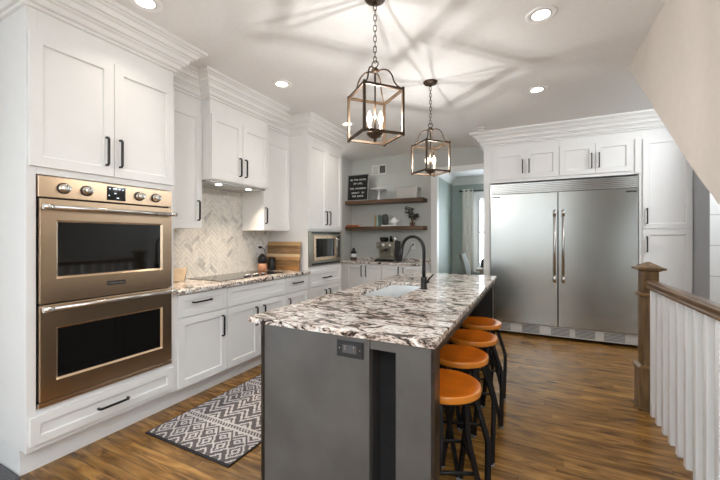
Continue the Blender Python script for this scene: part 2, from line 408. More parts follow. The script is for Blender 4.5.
window('window_1', wins[0][0], wins[0][1], zs0, zs1, YR-.12, YR, (YR, YR+.015))
window('window_2', wins[1][0], wins[1][1], zs0, zs1, YR-.12, YR, (YR, YR+.015))
window('window_5', wins[2][0], wins[2][1], zs0, zs1, YR-.12, YR, (YR, YR+.015))
side_wall('wall_right', XR, XR+.12, -2.90, -.40, .45, 2.40)
side_window('fill_window_4', XR, XR+.12, -2.90, -.40, .45, 2.40)  # unseen window, added as the opening for the right fill
# stub wall beside the pantry: cool grey on its left face, white tile on the face toward the stairs
SX, SY = 1.605, 4.70
mb = MB(); mb.box(SX, XR, SY+.012, YB, 0, CEIL)
struct('wall_stub', mb, M['greyw'])
mb = MB(); mb.box(SX-.004, XR, SY, SY+.012, 0, CEIL)
struct('wall_tile', mb, M['wtile'])
# boxed-in flight of stairs climbing away from the camera above the railing
BX = 0.728
sl = (1.678-1.46)/(2.338-2.042)
pts = [(3.663, CEIL), (2.338, 1.678), (2.042, 1.46), (0.10, 0.0), (0.0, 0.0), (0.0, CEIL)]
mb = MB(); mb.prism(pts, 'x', BX, 1.66)
struct('wall_stair', mb, M['warmlit'])
# stairs going down inside the opening
mb = MB()
for k in range(10):
    y1 = HY1-.02-.27*k; z1 = -0.19*(k+1)
    mb.box(HX0, HX1, y1-.29, y1, z1-.25, z1)
struct('staircase', mb, M['floor'])
mb = MB()
mb.box(HX0-.02, HX0, HY0, HY1, -2.1, -0.05); mb.box(HX1, HX1+.02, HY0, HY1, -2.1, -0.05); mb.box(HX0, HX1, HY1, HY1+.02, -2.1, -0.05); mb.box(HX0, HX1, HY0-.02, HY0, -2.1, -.05)
struct('wall_stairwell', mb, M['trimw'])

# dining room beyond the opening
DL, DY, DC = -1.65, 8.0, 2.66
mb = MB(); mb.box(DL-.1, DL, YB+.12, DY+.12, 0, DC); struct('wall_dining_left', mb, M['sage'])
wx0, wx1, wz0, wz1 = -1.10, 0.05, 0.62, 2.24
mb = MB(); mb.box(DL, wx0, DY, DY+.12, 0, DC); mb.box(wx1, 1.5, DY, DY+.12, 0, DC); mb.box(wx0, wx1, DY, DY+.12, 0, wz0); mb.box(wx0, wx1, DY, DY+.12, wz1, DC)
struct('wall_dining_far', mb, M['sage'])
mb = MB(); mb.box(1.5, 1.6, YB+.12, DY+.12, 0, DC); struct('wall_dining_right', mb, M['sage'])
mb = MB(); mb.box(DL-.1, 1.6, YB+.12, DY+.12, DC, DC+.08); struct('ceiling.001', mb, M['ceil'])
mb = MB()
pr = [(0, DC-.16), (.015, DC-.16), (.02, DC-.13), (.07, DC-.05), (.10, DC-.03), (.10, DC), (0, DC)]
mb.prism([(DL+a, z) for a, z in pr], 'y', YB+.12, DY); mb.prism([(DY-a, z) for a, z in pr], 'x', DL, 1.5)
struct('trim_2', mb, M['trimw'])
window('window_3', wx0, wx1, wz0, wz1, DY, DY+.12, (DY-.015, DY))
mb = MB(); mb.box(DL, DL+.015, YB+.12, DY, 0, .12); mb.box(DL, 1.5, DY-.015, DY, 0, .12); struct('baseboard_dining', mb, M['trimw'])

# ------------------------------------------------------------ cabinet parts (local: front faces -y, x to the right, z up)
def shaker_mb(x0, x1, z0, z1, y0=-0.02, t=0.019, fw=0.058, rec=0.013):
    m = MB(); a = .004
    X0, X1, Z0, Z1 = x0+fw, x1-fw, z0+fw, z1-fw
    o = [(x0,z0),(x1,z0),(x1,z1),(x0,z1)]; i1 = [(X0,Z0),(X1,Z0),(X1,Z1),(X0,Z1)]; i2 = [(X0+a,Z0+a),(X1-a,Z0+a),(X1-a,Z1-a),(X0+a,Z1-a)]
    vs = [(p[0],y0,p[1]) for p in o]+[(p[0],y0,p[1]) for p in i1]+[(p[0],y0+rec,p[1]) for p in i2]+[(p[0],y0+t,p[1]) for p in o]
    fs = []
    for k in range(4):
        j = (k+1) % 4
        fs += [(k,j,4+j,4+k), (4+k,4+j,8+j,8+k), (k,12+k,12+j,j)]
    fs += [(8,9,10,11), (15,14,13,12)]
    return m.add(vs, fs)
def pull_mb(x, z, vertical=True, y0=-0.02, L=0.175):
    m = MB(); h = L/2
    if vertical:
        pts = [(x, y0, z-h), (x, y0-.020, z-h), (x, y0-.030, z-h+.010), (x, y0-.030, z+h-.010), (x, y0-.020, z+h), (x, y0, z+h)]
    else:
        pts = [(x-h, y0, z), (x-h, y0-.020, z), (x-h+.010, y0-.030, z), (x+h-.010, y0-.030, z), (x+h, y0-.020, z), (x+h, y0, z)]
    return m.tube(pts, 0.0058, square=True)
def door(root, x0, x1, z0, z1, hx=None, hz=None, name='door', horiz=False, fw=0.058, mat='white', y0=-.02, handle='black'):
    d = shaker_mb(x0, x1, z0, z1, y0=y0, fw=fw).build(name, M[mat], root, 0.0015)
    if hx is not None:
        pull_mb(hx, hz, not horiz, y0=y0).build('handle', M[handle], d)
    return d
CZ = 2.585
CROWN = [(0, CZ), (.014, CZ), (.018, CZ+.006), (.014, CZ+.012), (.014, CZ+.020), (.030, CZ+.022), (.036, CZ+.030), (.040, CZ+.052), (.052, CZ+.060), (.056, CZ+.062), (.056, CZ+.070),
         (.074, CZ+.072), (.078, CZ+.082), (.082, CZ+.100), (.094, CZ+.108), (.098, CZ+.110), (.098, CZ+.118), (.116, CZ+.120), (.122, CZ+.132), (.130, CZ+.146), (.144, CZ+.152), (.148, CZ+.154), (.148, CZ+.160), (.170, CZ+.162), (.172, CZ+.170), (.172, CEIL)]
def crown_mb(x0, x1, left, right, y0=0.0):
    """left/right: ('wall', depth) return to the wall, ('in', depth) return to a neighbour's face, 'inner' = dies into a neighbour, None = square"""
    m = MB(); rows = []
    for o, z in CROWN:
        row = []
        if isinstance(left, tuple):
            row.append((x0-o, y0+left[1]-(o if left[0] == 'in' else 0), z)); row.append((x0-o, y0-o, z))
        else: row.append((x0+(o if left == 'inner' else 0), y0-o, z))
        if isinstance(right, tuple):
            row.append((x1+o, y0-o, z)); row.append((x1+o, y0+right[1]-(o if right[0] == 'in' else 0), z))
        else: row.append((x1-(o if right == 'inner' else 0), y0-o, z))
        rows.append(row)
    n = len(rows[0]); vs = [p for r in rows for p in r]
    fs = [(i*n+j, i*n+j+1, (i+1)*n+j+1, (i+1)*n+j) for i in range(len(rows)-1) for j in range(n-1)]
    return m.add(vs, fs)

FX = -2.46                         # face frames of the tall and base cabinets on the left run
def left_root(name, label, cat, y, face=FX, group=None): return thing(name, label, cat, (face, y, 0), PI/2, group)
DEP = FX-XL-.003                  # depth to the wall

# ---- oven tower  (Y .862 - 1.722)
t = left_root('oven_cabinet', 'tall white shaker cabinet housing the double wall oven', 'cabinet', 0.862)
W = 0.860
mb = MB()
mb.box(0, .043, 0, DEP, .145, CZ+.18); mb.box(W-.026, W, 0, DEP, .145, CZ+.18)
mb.box(.043, W-.026, 0, DEP, .145, .366); mb.box(.043, W-.026, 0, DEP, 1.676, CZ+.18); mb.box(.043, W-.026, DEP-.02, DEP, .366, 1.676)
mb.box(0, W, .075, DEP, 0, .145)
mb.build('carcass', M['white'], t, 0.0015)
door(t, .010, .4315, 1.716, 2.455, .385, 1.872); door(t, .4345, .853, 1.716, 2.455, .466, 1.872)
door(t, .012, .848, .178, .335, .426, .247, 'drawer', True, fw=.045)
crown_mb(0, W, ('wall', DEP), ('in', .28)).build('crown_molding', M['white'], t)

# ---- double oven  (thing of its own, sits in the tower)
t = left_root('double_wall_oven', 'stainless double wall oven built into the tall white cabinet', 'oven', 0.908)
OW = 0.785
mb = MB(); mb.box(.008, OW-.008, .004, .50, .376, 1.666); mb.build('oven_body', M['rubber'], t)
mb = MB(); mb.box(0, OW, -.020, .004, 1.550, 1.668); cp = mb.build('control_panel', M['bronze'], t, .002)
for kx in (.115, .231, .546, .663):
    k = MB(); k.lathe([(0, -.022), (.027, -.022), (.027, -.030), (0.024, -.032), (.0225, -.056), (.020, -.060), (0, -.060)], (kx, 0, 1.607), axis='y', n=24)
    kk = k.build('knob', M['chrome'], cp)
    k = MB(); k.lathe([(.0275, -.020), (.032, -.020), (.032, -.026), (.0275, -.026)], (kx, 0, 1.607), axis='y', n=24); k.build('bezel', M['black'], kk)
    k = MB(); k.box(kx-.002, kx+.002, -.0612, -.059, 1.607, 1.626); k.build('pointer', M['black'], kk)
d = MB(); d.box(.343, .455, -.0225, -.0195, 1.563, 1.652); dd = d.build('display', M['bglass'], cp)
d = MB()
for gx, gz, gw in ((.355, 1.634, .008), (.378, 1.636, .022), (.412, 1.634, .010), (.434, 1.632, .008), (.385, 1.606, .012), (.352, 1.59, .006), (.40, 1.577, .014)):
    d.box(gx, gx+gw, -.0232, -.0224, gz, gz+.006)
d.build('readout_digits', M['led'], dd)
def oven_door(z0, z1, wz0, wz1, hz):
    x0, x1 = .004, OW-.004; wx0_, wx1_ = .088, .698
    m = MB(); y = -.028
    bx = .012
    o = [(x0,z0),(x1,z0),(x1,z1),(x0,z1)]; a = [(wx0_-bx,wz0-bx),(wx1_+bx,wz0-bx),(wx1_+bx,wz1+bx),(wx0_-bx,wz1+bx)]; b = [(wx0_,wz0),(wx1_,wz0),(wx1_,wz1),(wx0_,wz1)]
    vs = [(p[0],y,p[1]) for p in o]+[(p[0],y,p[1]) for p in a]+[(p[0],y+.010,p[1]) for p in b]+[(p[0],.003,p[1]) for p in o]
    fs = []
    for k in range(4):
        j = (k+1) % 4; fs += [(k,j,4+j,4+k),(4+k,4+j,8+j,8+k),(k,12+k,12+j,j)]
    fs += [(15,14,13,12)]
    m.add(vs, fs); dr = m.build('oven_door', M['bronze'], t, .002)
    g = MB(); g.box(wx0_, wx1_, y+.0095, y+.013, wz0, wz1); g.build('window', M['bglass'], dr)
    h = MB(); h.tube([(.010, -.075, hz), (OW-.010, -.075, hz)], .0125, 14)
    for hx in (.03, OW-.03): h.tube([(hx, -.028, hz), (hx, -.075, hz)], .011, 10)
    h.build('handle', M['satin'], dr)
    for a_, b_ in ((.0, .045), (OW-.045, OW)):
        c = MB(); c.tube([(a_, -.075, hz), (b_, -.075, hz)], .0155, 14); c.build('handle_end', M['chrome'], dr)
    return dr
ud = oven_door(.952, 1.540, 1.098, 1.410, 1.492)
oven_door(.405, .943, .520, .800, .925)
b = MB(); b.box(.340, .450, -.030, -.027, 1.016, 1.042); bb = b.build('badge', M['rubber'], ud)
b = MB()
for k in range(9): b.box(.348+k*.0105, .355+k*.0105, -.0308, -.0298, 1.024, 1.034)
b.build('lettering', M['satin'], bb)
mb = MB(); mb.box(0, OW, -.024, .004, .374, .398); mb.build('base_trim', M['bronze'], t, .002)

# ---- base cabinets under the left worktop
def base_box(t, W, solid_top=.868):
    m = MB(); m.box(0, W, 0, DEP, .135, .882); m.box(0, W, .075, DEP, 0, .135)
    m.build('carcass', M['white'], t, .0015)
DZ0, DZ1, RZ0, RZ1 = .145, .688, .697, .872
t = left_root('base_cabinet', 'white base cabinet with one drawer over one door beside the oven tower', 'cabinet', 1.7225, group='base cabinets on the left wall')
base_box(t, .502); door(t, .028, .499, DZ0, DZ1, .445, .548); door(t, .028, .499, RZ0, RZ1, .237, .802, 'drawer', True, fw=.05)
t = left_root('base_cabinet', 'wide white base cabinet with two doors under the black cooktop', 'cabinet', 2.225, group='base cabinets on the left wall')
base_box(t, .815); door(t, .004, .4055, DZ0, DZ1, .353, .548); door(t, .4085, .811, DZ0, DZ1, .461, .548); door(t, .004, .811, RZ0, RZ1, name='drawer_front', fw=.05)
t = left_root('base_cabinet', 'narrow white base cabinet with one drawer, below the wooden cutting board', 'cabinet', 3.040, group='base cabinets on the left wall')
base_box(t, .443); door(t, .004, .437, DZ0, DZ1, .052, .548); door(t, .004, .437, RZ0, RZ1, .215, .800, 'drawer', True, fw=.05)

# ---- wall cabinets
t = left_root('wall_cabinet', 'white single door wall cabinet between the oven tower and the hood cabinet', 'cabinet', 1.722, -2.74)
mb = MB(); mb.box(0, .468, 0, -2.74-XL-.003, 1.40, CZ+.18); mb.build('carcass', M['white'], t, .0015)
door(t, .004, .464, 1.403, 2.46, .420, 1.565); crown_mb(0, .468, 'inner', 'inner').build('crown_molding', M['white'], t)
t = left_root('hood_cabinet', 'short white two door cabinet above the cooktop, hiding the hood', 'cabinet', 2.190, -2.62)
hd = -2.62-XL-.003
mb = MB(); mb.box(0, .760, 0, hd, 1.852, CZ+.18); mb.build('carcass', M['white'], t, .0015)
door(t, .004, .3785, 1.858, 2.45, .335, 2.012); door(t, .3815, .756, 1.858, 2.45, .410, 2.012)
crown_mb(0, .760, ('in', .12), ('in', .12)).build('crown_molding', M['white'], t)
h = left_root('range_hood', 'stainless hood insert with two small lights under the short cabinet', 'hood', 2.205, -2.64)
mb = MB(); mb.box(0, .73, 0, hd-.03, 1.832, 1.851); mb.build('hood_panel', M['steel'], h, .002)
for hx in (.17, .56):
    m_ = MB(); m_.lathe([(0, 1.829), (.028, 1.829), (.030, 1.832), (0, 1.832)], (hx, .08, 0), n=20); m_.build('lamp', M['lens'], h)
    l = bpy.data.lights.new('hood_lamp', 'SPOT'); l.energy = HOOD_W*4; l.color = (1.0, 0.83, 0.62); l.spot_size = math.radians(125); l.spot_blend = 1.0; l.shadow_soft_size = .03
    o = bpy.data.objects.new('hood_lamp', l); C.objects.link(o); o.parent = h; o.location = (hx, .08, 1.82); o.rotation_euler = (-0.25, 0, 0)
t = left_root('wall_cabinet', 'white single door wall cabinet above the cutting board and bottles', 'cabinet', 2.950, -2.74)
mb = MB(); mb.box(.047, .533, 0, -2.74-XL-.003, 1.40, CZ+.18); mb.box(.001, .047, 0.0, -2.74-XL-.003, 1.852, CZ+.18); mb.build('carcass', M['white'], t, .0015)
door(t, .050, .516, 1.403, 2.46, .078, 1.568); crown_mb(0, .533, 'inner', 'inner').build('crown_molding', M['white'], t)

# ---- microwave tower
t = left_root('microwave_cabinet', 'tall white cabinet with a built-in microwave at the end of the left run', 'cabinet', 3.484)
W = .816
mb = MB()
mb.box(0, W, 0, DEP, .135, .952); mb.box(0, W, .075, DEP, 0, .135); mb.box(0, W, 0, DEP, 1.400, CZ+.18)
mb.box(0, .008, .0, DEP, .952, 1.400); mb.box(W-.022, W, 0, DEP, .952, 1.400); mb.box(.008, W-.022, DEP-.02, DEP, .952, 1.4)
mb.build('carcass', M['white'], t, .0015)
door(t, .010, .4065, 1.425, 2.50, .376, 1.573); door(t, .4095, .806, 1.425, 2.50, .462, 1.573)
door(t, .010, .795, .702, .905, .405, .800, 'drawer', True, fw=.05)
door(t, .010, .4015, DZ0, .690, .352, .548); door(t, .4045, .795, DZ0, .690, .455, .548)
crown_mb(0, W, ('in', .28), ('wall', DEP)).build('crown_molding', M['white'], t)
m = left_root('microwave', 'stainless built-in microwave with trim kit in the tall end cabinet', 'microwave', 3.494)
MW = .782
mb = MB(); mb.box(.02, MW-.02, .004, .45, .97, 1.385); mb.build('microwave_body', M['rubber'], m)
fr = MB()
for a, b_, c, d_ in ((0, MW, .957, 1.022), (0, MW, 1.355, 1.397), (0, .085, 1.022, 1.355), (.735, MW, 1.022, 1.355)): fr.box(a, b_, -.020, .004, c, d_)
tk = fr.build('trim_frame', M['pewter'], m, .002)
for za, zb_ in ((1.366, 1.388), (.970, .996)):
    vs_ = MB(); vs_.box(.05, .735, -.0215, -.0195, za, zb_); vs_.build('vent_slot', M['rubber'], tk)
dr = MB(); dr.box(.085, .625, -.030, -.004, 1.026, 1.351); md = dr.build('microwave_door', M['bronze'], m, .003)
g = MB(); g.box(.135, .575, -.032, -.0295, 1.068, 1.305); g.build('window', M['bglass'], md)
pn = MB(); pn.box(.629, .733, -.028, -.004, 1.026, 1.351); pp = pn.build('control_panel', M['satin'], m, .002)
bt = MB(); bt.box(.642, .720, -.0305, -.0275, 1.30, 1.335); bt.box(.642, .720, -.0305, -.0275, 1.045, 1.285); bt.build('keypad', M['bglass'], pp)
h = MB(); h.tube([(.595, -.060, 1.06), (.595, -.060, 1.315)], .008); h.tube([(.595, -.030, 1.08), (.595, -.060, 1.08)], .006); h.tube([(.595, -.030, 1.295), (.595, -.060, 1.295)], .006); h.build('handle', M['satin'], md)

# ---- worktop with cooktop
mb = MB(); mb.box(XL+.012, -2.413, 1.7225, 3.4835, .8825, .915)
tag(mb.build('countertop', M['granite'], None, .004), 'speckled cream granite worktop along the left wall under the cooktop', 'countertop')
t = thing('cooktop', 'black glass cooktop set in the left granite worktop', 'cooktop', (-2.55, 2.25, .9155), PI/2)
mb = MB(); mb.box(0, .91, 0, .445, 0, .007); mb.build('glass_plate', M['cooktop'], t, .002)
mb = MB(); mb.box(-.006, .916, -.006, .451, -.0003, .0035); mb.build('steel_rim', M['satin'], t)
for i in range(5):
    k = MB(); k.lathe([(0, .0075), (.021, .0075), (.020, .022), (.017, .026), (0, .026)], (.375+i*.062, .065+(.022 if i % 2 else 0), 0), n=18); kk = k.build('knob', M['satin'], t)
    k = MB(); k.lathe([(.0212, .0075), (.0245, .0075), (.0225, .012), (.0212, .012)], (.375+i*.062, .065+(.022 if i % 2 else 0), 0), n=18); k.build('knob_base', M['black'], kk)
r = MB()
for cx, cy, rr in ((.15, .12, .085), (.15, .33, .07), (.455, .26, .12), (.77, .12, .07), (.77, .33, .085)):
    r.lathe([(rr, .0073), (rr+.002, .0076), (rr+.004, .0073)], (cx, cy, 0), n=40)
r.build('burner_ring', M['frameg'], t)

# ---- backsplash (herringbone marble)
bm = bmesh.new()
L_, W_, T_, g_ = .105, .035, .008, .0013
def tile(u0, v0, u1, v1):
    vs = []
    c = math.cos(PI/4)
    for u, v in ((u0+g_, v0+g_), (u1-g_, v0+g_), (u1-g_, v1-g_), (u0+g_, v1-g_)):
        vs.append(((u-v)*c+1.6, (u+v)*c+.85))
    if max(p[0] for p in vs) < 1.72 or min(p[0] for p in vs) > 3.485 or max(p[1] for p in vs) < .915 or min(p[1] for p in vs) > 1.852: return
    q = random.random(); mi = 0 if q < .62 else 1 if q < .92 else 2
    bot = [bm.verts.new((XL+.002, y, z)) for y, z in vs]; top = [bm.verts.new((XL+T_, y, z)) for y, z in vs]
    fl = [bm.faces.new(top)]
    for k in range(4): fl.append(bm.faces.new((bot[k], bot[(k+1) % 4], top[(k+1) % 4], top[k])))
    for f in fl: f.material_index = mi
for i in range(-60, 90):
    for j in range(-20, 30):
        ox, oy = i*W_+j*L_, i*W_-j*L_
        tile(ox, oy, ox+L_, oy+W_); tile(ox+L_, oy+W_-L_, ox+L_+W_, oy+W_)
for co, no in (((0, 1.7235, 0), (0, -1, 0)), ((0, 3.4825, 0), (0, 1, 0)), ((0, 0, .9155), (0, 0, -1)), ((0, 0, 1.851), (0, 0, 1))):
    bmesh.ops.bisect_plane(bm, geom=bm.verts[:]+bm.edges[:]+bm.faces[:], plane_co=co, plane_no=no, clear_outer=True)
y0, y1, z0, z1 = 1.7235, 3.4825, .9155, 1.851
f = bm.faces.new([bm.verts.new((XL+.006, y, z)) for y, z in ((y0, z0), (y1, z0), (y1, z1), (y0, z1))]); f.material_index = 3
bmesh.ops.recalc_face_normals(bm, faces=bm.faces)
me = bpy.data.meshes.new('wall_backsplash'); bm.to_mesh(me); bm.free()
for m_ in MARB: me.materials.append(m_)
o = bpy.data.objects.new('wall_backsplash', me); C.objects.link(o); o['kind'] = 'structure'

# ------------------------------------------------------------ refrigerator wall (faces -y)
FY = 5.13
fd = YB-FY-.003
mb = MB(); mb.box(-.62, -.537, FY, FY+fd, 0, CZ+.18)
tag(mb.build('end_panel', M['white'], None, .0015), 'tall white end panel left of the steel refrigerator', 'cabinet panel')
def fridge_cab(x0, x1, label, doors, fill=None):
    t = thing('wall_cabinet', label, 'cabinet', (x0, FY, 0), 0, 'cabinets over the refrigerator')
    m_ = MB(); m_.box(0, x1-x0, 0, fd, 2.072, CZ+.18); m_.build('carcass', M['white'], t, .0015)
    for a, b_, hx in doors: door(t, a-x0, b_-x0, 2.112, 2.485, hx-x0, 2.272, fw=.062)
    if fill:
        m_ = MB(); m_.box(fill[0]-x0, fill[1]-x0, -.020, 0, 2.085, 2.485); m_.build('filler_strip', M['white'], t, .0015)
    return t
fridge_cab(-.537, .302, 'white two door cabinet over the left refrigerator door', [(-.482, -.084, -.123), (-.081, .298, -.045)])
fridge_cab(.302, 1.150, 'white two door cabinet over the right refrigerator door', [(.308, .689, .650), (.692, 1.062, .727)], (1.085, 1.140))
t = thing('pantry_cabinet', 'tall white pantry cabinet right of the refrigerator, partly behind the stair wall', 'cabinet', (1.150, FY, 0))
mb = MB(); mb.box(0, .453, 0, fd, .10, CZ+.18); mb.box(0, .453, .07, fd, 0, .10); mb.box(-.025, 0, 0, fd, 0, 2.072); mb.build('carcass', M['white'], t, .0015)
door(t, .008, .448, 1.424, 2.475, .042, 1.571); door(t, .008, .448, .115, 1.408, .042, 1.241)
mb = crown_mb(-.62, 1.603, ('wall', fd), None, FY)
struct('trim_3', mb, M['white'])

t = thing('refrigerator', 'wide stainless twin door refrigerator between white panels', 'refrigerator', (-.530, FY, 0))
RW = 1.648
mb = MB(); mb.box(.006, RW-.006, .012, .58, .03, 2.06); mb.build('cabinet_body', M['rubber'], t)
def fdoor(x0, x1, hx, bx, label):
    m_ = MB(); m_.box(x0, x1, -.030, .010, .170, 1.905); d = m_.build('refrigerator_door', M['steelv'], t, .004)
    h = MB(); h.tube([(hx, -.085, .79), (hx, -.085, 1.63)], .0125, 14)
    for z in (.80, 1.62): h.tube([(hx, -.03, z), (hx, -.085, z)], .010)
    h.build('handle', M['satin'], d)
    
    for za, zb_ in ((.745, .825), (1.595, 1.672)):
        e = MB(); e.tube([(hx, -.085, za), (hx, -.085, zb_)], .0165, 14); e.build('handle_end', M['satin'], d)
    b_ = MB(); b_.box(bx, bx+.10, -.033, -.029, 1.858, 1.876); bd = b_.build('badge', M['rubber'], d)
    return d
fdoor(.004, .8155, .779, .028, 'l'); fdoor(.8235, RW-.004, .876, 1.525, 'r')
mb = MB()
mb.box(.004, RW-.004, .004, .012, 1.912, 2.050)
for k in range(6):
    z = 1.916+k*.0226
    mb.prism([(-.026, z), (-.028, z+.014), (.004, z+.019), (.004, z+.002)], 'x', .004, RW-.030)
mb.box(RW-.030, RW-.004, -.028, .004, 1.912, 2.050); mb.box(.004, .016, -.028, .004, 1.912, 2.050)
mb.build('top_grille', M['steel'], t)
mb = MB(); mb.box(.004, RW-.004, -.010, .010, .040, .162); kp = mb.build('toe_grille', M['silver'], t, .002)
for a in (.05, .40, .74, 1.01, 1.31):
    mb = MB()
    for k in range(6): mb.box(a, a+.21, -.0120, -.0095, .058+k*.0165, .066+k*.0165)
    mb.build('louver_slots', M['slot'], kp)

# ------------------------------------------------------------ coffee bar in the corner
BY = 5.17
bd = YB-BY-.003
for x0, x1, lab, hs in ((-3.046, -2.190, 'white two door base cabinet under the espresso machine', (-2.545, -2.463)), (-2.188, -1.545, 'white two door base cabinet beside the dining room opening', (-1.895, -1.813))):
    t = thing('base_cabinet', lab, 'cabinet', (x0, BY, 0), 0, 'coffee bar cabinets')
    Wc = x1-x0; lft = .20 if x0 < -3 else .004
    m_ = MB(); m_.box(0, Wc, 0, bd, .10, .882); m_.box(0, Wc, .07, bd, 0, .10); m_.build('carcass', M['white'], t, .0015)
    mid = (hs[0]+hs[1])/2-x0
    door(t, lft, mid-.0015, .115, .870, hs[0]-x0, .760); door(t, mid+.0015, Wc-.004, .115, .870, hs[1]-x0, .760)
mb = MB(); mb.box(XL+.003, -1.540, BY-.035, YB-.003, .8825, .915); mb.box(XL+.003, -1.540, YB-.018, YB-.003, .915, .95)
tag(mb.build('countertop', M['granite'], None, .003), 'speckled granite top of the coffee bar in the far corner', 'countertop')
SHX0, SHX1, SHY0 = XL+.003, -1.60, 5.48
for z, lab in ((1.915, 'upper dark walnut floating shelf holding the letter board'), (1.450, 'lower dark walnut floating shelf above the espresso machine')):
    mb = MB(); mb.box(SHX0, SHX1, SHY0, YB-.003, z, z+.060)
    tag(mb.build('floating_shelf', M['walnut'], None, .004), lab, 'shelf', 'walnut shelves in the coffee corner')
Z1, Z2 = 1.9755, 1.5105

# letter board
t = thing('letter_board', 'black felt letter board with white words standing on the upper shelf', 'letter board', (-2.828, 5.55, Z1))
LW, LH = .43, .485
T = Matrix.Rotation(math.radians(-5), 4, 'X')
mb = MB()
for a, b_, c, d_ in ((-LW/2, LW/2, 0, .014), (-LW/2, LW/2, LH-.014, LH), (-LW/2, -LW/2+.014, .014, LH-.014), (LW/2-.014, LW/2, .014, LH-.014)): mb.box(a, b_, -.018, .012, c, d_, T=T)
mb.build('frame', M['frameg'], t)
mb = MB(); mb.box(-LW/2+.014, LW/2-.014, -.008, .008, .014, LH-.014, T=T); mb.build('felt_panel', M['felt'], t)
def text_mesh(name, body, size, mat, parent, T, ext=.0015, align='CENTER'):
    cu = bpy.data.curves.new(name, 'FONT'); cu.body = body; cu.size = size; cu.align_x = align; cu.align_y = 'CENTER'; cu.extrude = ext; cu.space_character = 1.25; cu.space_word = 1.3
    o = bpy.data.objects.new(name+'_tmp', cu); C.objects.link(o)
    dg = bpy.context.evaluated_depsgraph_get(); me = bpy.data.meshes.new_from_object(o.evaluated_get(dg))
    bpy.data.objects.remove(o); bpy.data.curves.remove(cu)
    me.transform(T); me.materials.clear(); me.materials.append(mat)
    q = bpy.data.objects.new(name, me); C.objects.link(q)
    if parent: q.parent = parent
    return q
for k, (s_, z) in enumerate((('IN THE BOOK', .385), ('OF LIFE,', .315), ('THE ANSWERS', .225), ("AREN'T  IN", .145), ('THE BACK', .085))):
    text_mesh('letters', s_, .041, M['letter'], t, T @ Matrix.Translation((0, -.0095, z)) @ Matrix.Rotation(PI/2, 4, 'X'))
# cake stand
mb = MB(); mb.lathe([(0, 0), (.055, 0), (.055, .006), (.030, .016), (.018, .045), (.016, .12), (.024, .165), (.14, .185), (.145, .20), (.140, .203), (.13, .194), (0, .190)], n=36)
tag(mb.build('cake_stand', M['whitep'], None, loc=(-2.44, 5.615, Z1)), 'white pedestal cake stand on the upper shelf beside the letter board', 'cake stand')
# storage bin
t = thing('storage_bin', 'pale grey bin with a dark handle hole on the upper shelf', 'bin', (-1.89, 5.61, Z1))
mb = MB(); mb.add([(-.17,-.10,0),(.17,-.10,0),(.17,.11,0),(-.17,.11,0),(-.19,-.115,.185),(.19,-.115,.185),(.19,.12,.185),(-.19,.12,.185)], [(0,3,2,1),(4,5,6,7),(0,1,5,4),(1,2,6,5),(2,3,7,6),(3,0,4,7)])
mb.build('bin_body', M['bin'], t, .008)
mb = MB(); mb.lathe([(0, .183), (.026, .186), (0, .188)], (0, 0, 0), n=18, axis='x'); mb.build('handle_hole', M['rubber'], t, loc=(.004, 0, .135))
mb = MB(); mb.box(-.194, .194, -.119, .124, .180, .190); mb.build('rim', M['bin'], t, .004)
# lower shelf
t = thing('book', 'orange book lying flat at the left end of the lower shelf', 'book', (-2.915, 5.60, Z2), .06)
mb = MB(); mb.box(-.118, .122, -.085, .085, .004, .028); mb.build('pages', M['paper'], t)
mb = MB(); mb.box(-.125, .125, -.09, .09, 0, .004); mb.box(-.125, .125, -.09, .09, .028, .032); mb.box(-.125, .125, -.09, -.086, .004, .028); mb.build('cover', M['orange'], t)
for x, th, hh, mt, lab in ((-2.475, .020, .20, 'ochre', 'thin ochre book standing upright on the lower shelf'), (-2.440, .032, .205, 'teal', 'pale teal book standing beside the dark vase on the lower shelf')):
    t = thing('book', lab, 'book', (x, 5.62, Z2))
    mb = MB(); mb.box(-th/2+.003, th/2-.003, -.068, .068, .004, hh-.004); mb.build('pages', M['paper'], t)
    mb = MB(); mb.box(-th/2, -th/2+.003, -.075, .07, 0, hh); mb.box(th/2-.003, th/2, -.075, .07, 0, hh); mb.box(-th/2+.003, th/2-.003, -.075, -.071, 0, hh); mb.build('cover', M[mt], t)
tag(MB().box(-.14, .14, -.07, .07, 0, .022).build('tray', M['whitep'], None, .006, loc=(-2.225, 5.60, Z2)), 'low white tray under the teapot and dark vase on the lower shelf', 'tray')
mb = MB(); prof = [(0, 0), (.038, 0), (.050, .05), (.052, .12), (.044, .175), (.036, .19), (.030, .19), (.028, .17), (0, .17)]
mb.lathe(prof, n=24)
for k in range(11):
    for j in range(10):
        a = 2*PI*(j+.5*(k % 2))/10; z = .012+k*.0155; r_ = .040+.011*math.sin(PI*min(1, z/.19))
        mb.lathe([(0, -.008), (.007, -.004), (.008, .0), (.006, .005), (0, .008)], (r_*math.cos(a), r_*math.sin(a), z), n=6)
tag(mb.build('vase', paint('dark_knobbly_glaze', (0.055, 0.060, 0.055), .4, var=.5, scale=60), None, loc=(-2.312, 5.60, Z2+.0225)), 'dark knobbly vase on the white tray of the lower shelf', 'vase')
t = thing('teapot', 'round white teapot with lid on the white tray', 'teapot', (-2.140, 5.60, Z2+.0225))
mb = MB(); mb.lathe([(0, 0), (.042, 0), (.062, .03), (.066, .06), (.055, .095), (.036, .112), (0, .113)], n=28); mb.build('pot_body', M['whitep'], t)
mb = MB(); mb.lathe([(.036, .112), (.034, .120), (.012, .130), (.008, .136), (.012, .146), (0, .150)], n=22); mb.build('lid', M['whitep'], t)
mb = MB(); mb.tube(bez((-.055, 0, .085), (-.10, 0, .10), (-.105, 0, .04), (-.058, 0, .035)), .007, 8); mb.build('handle', M['whitep'], t)
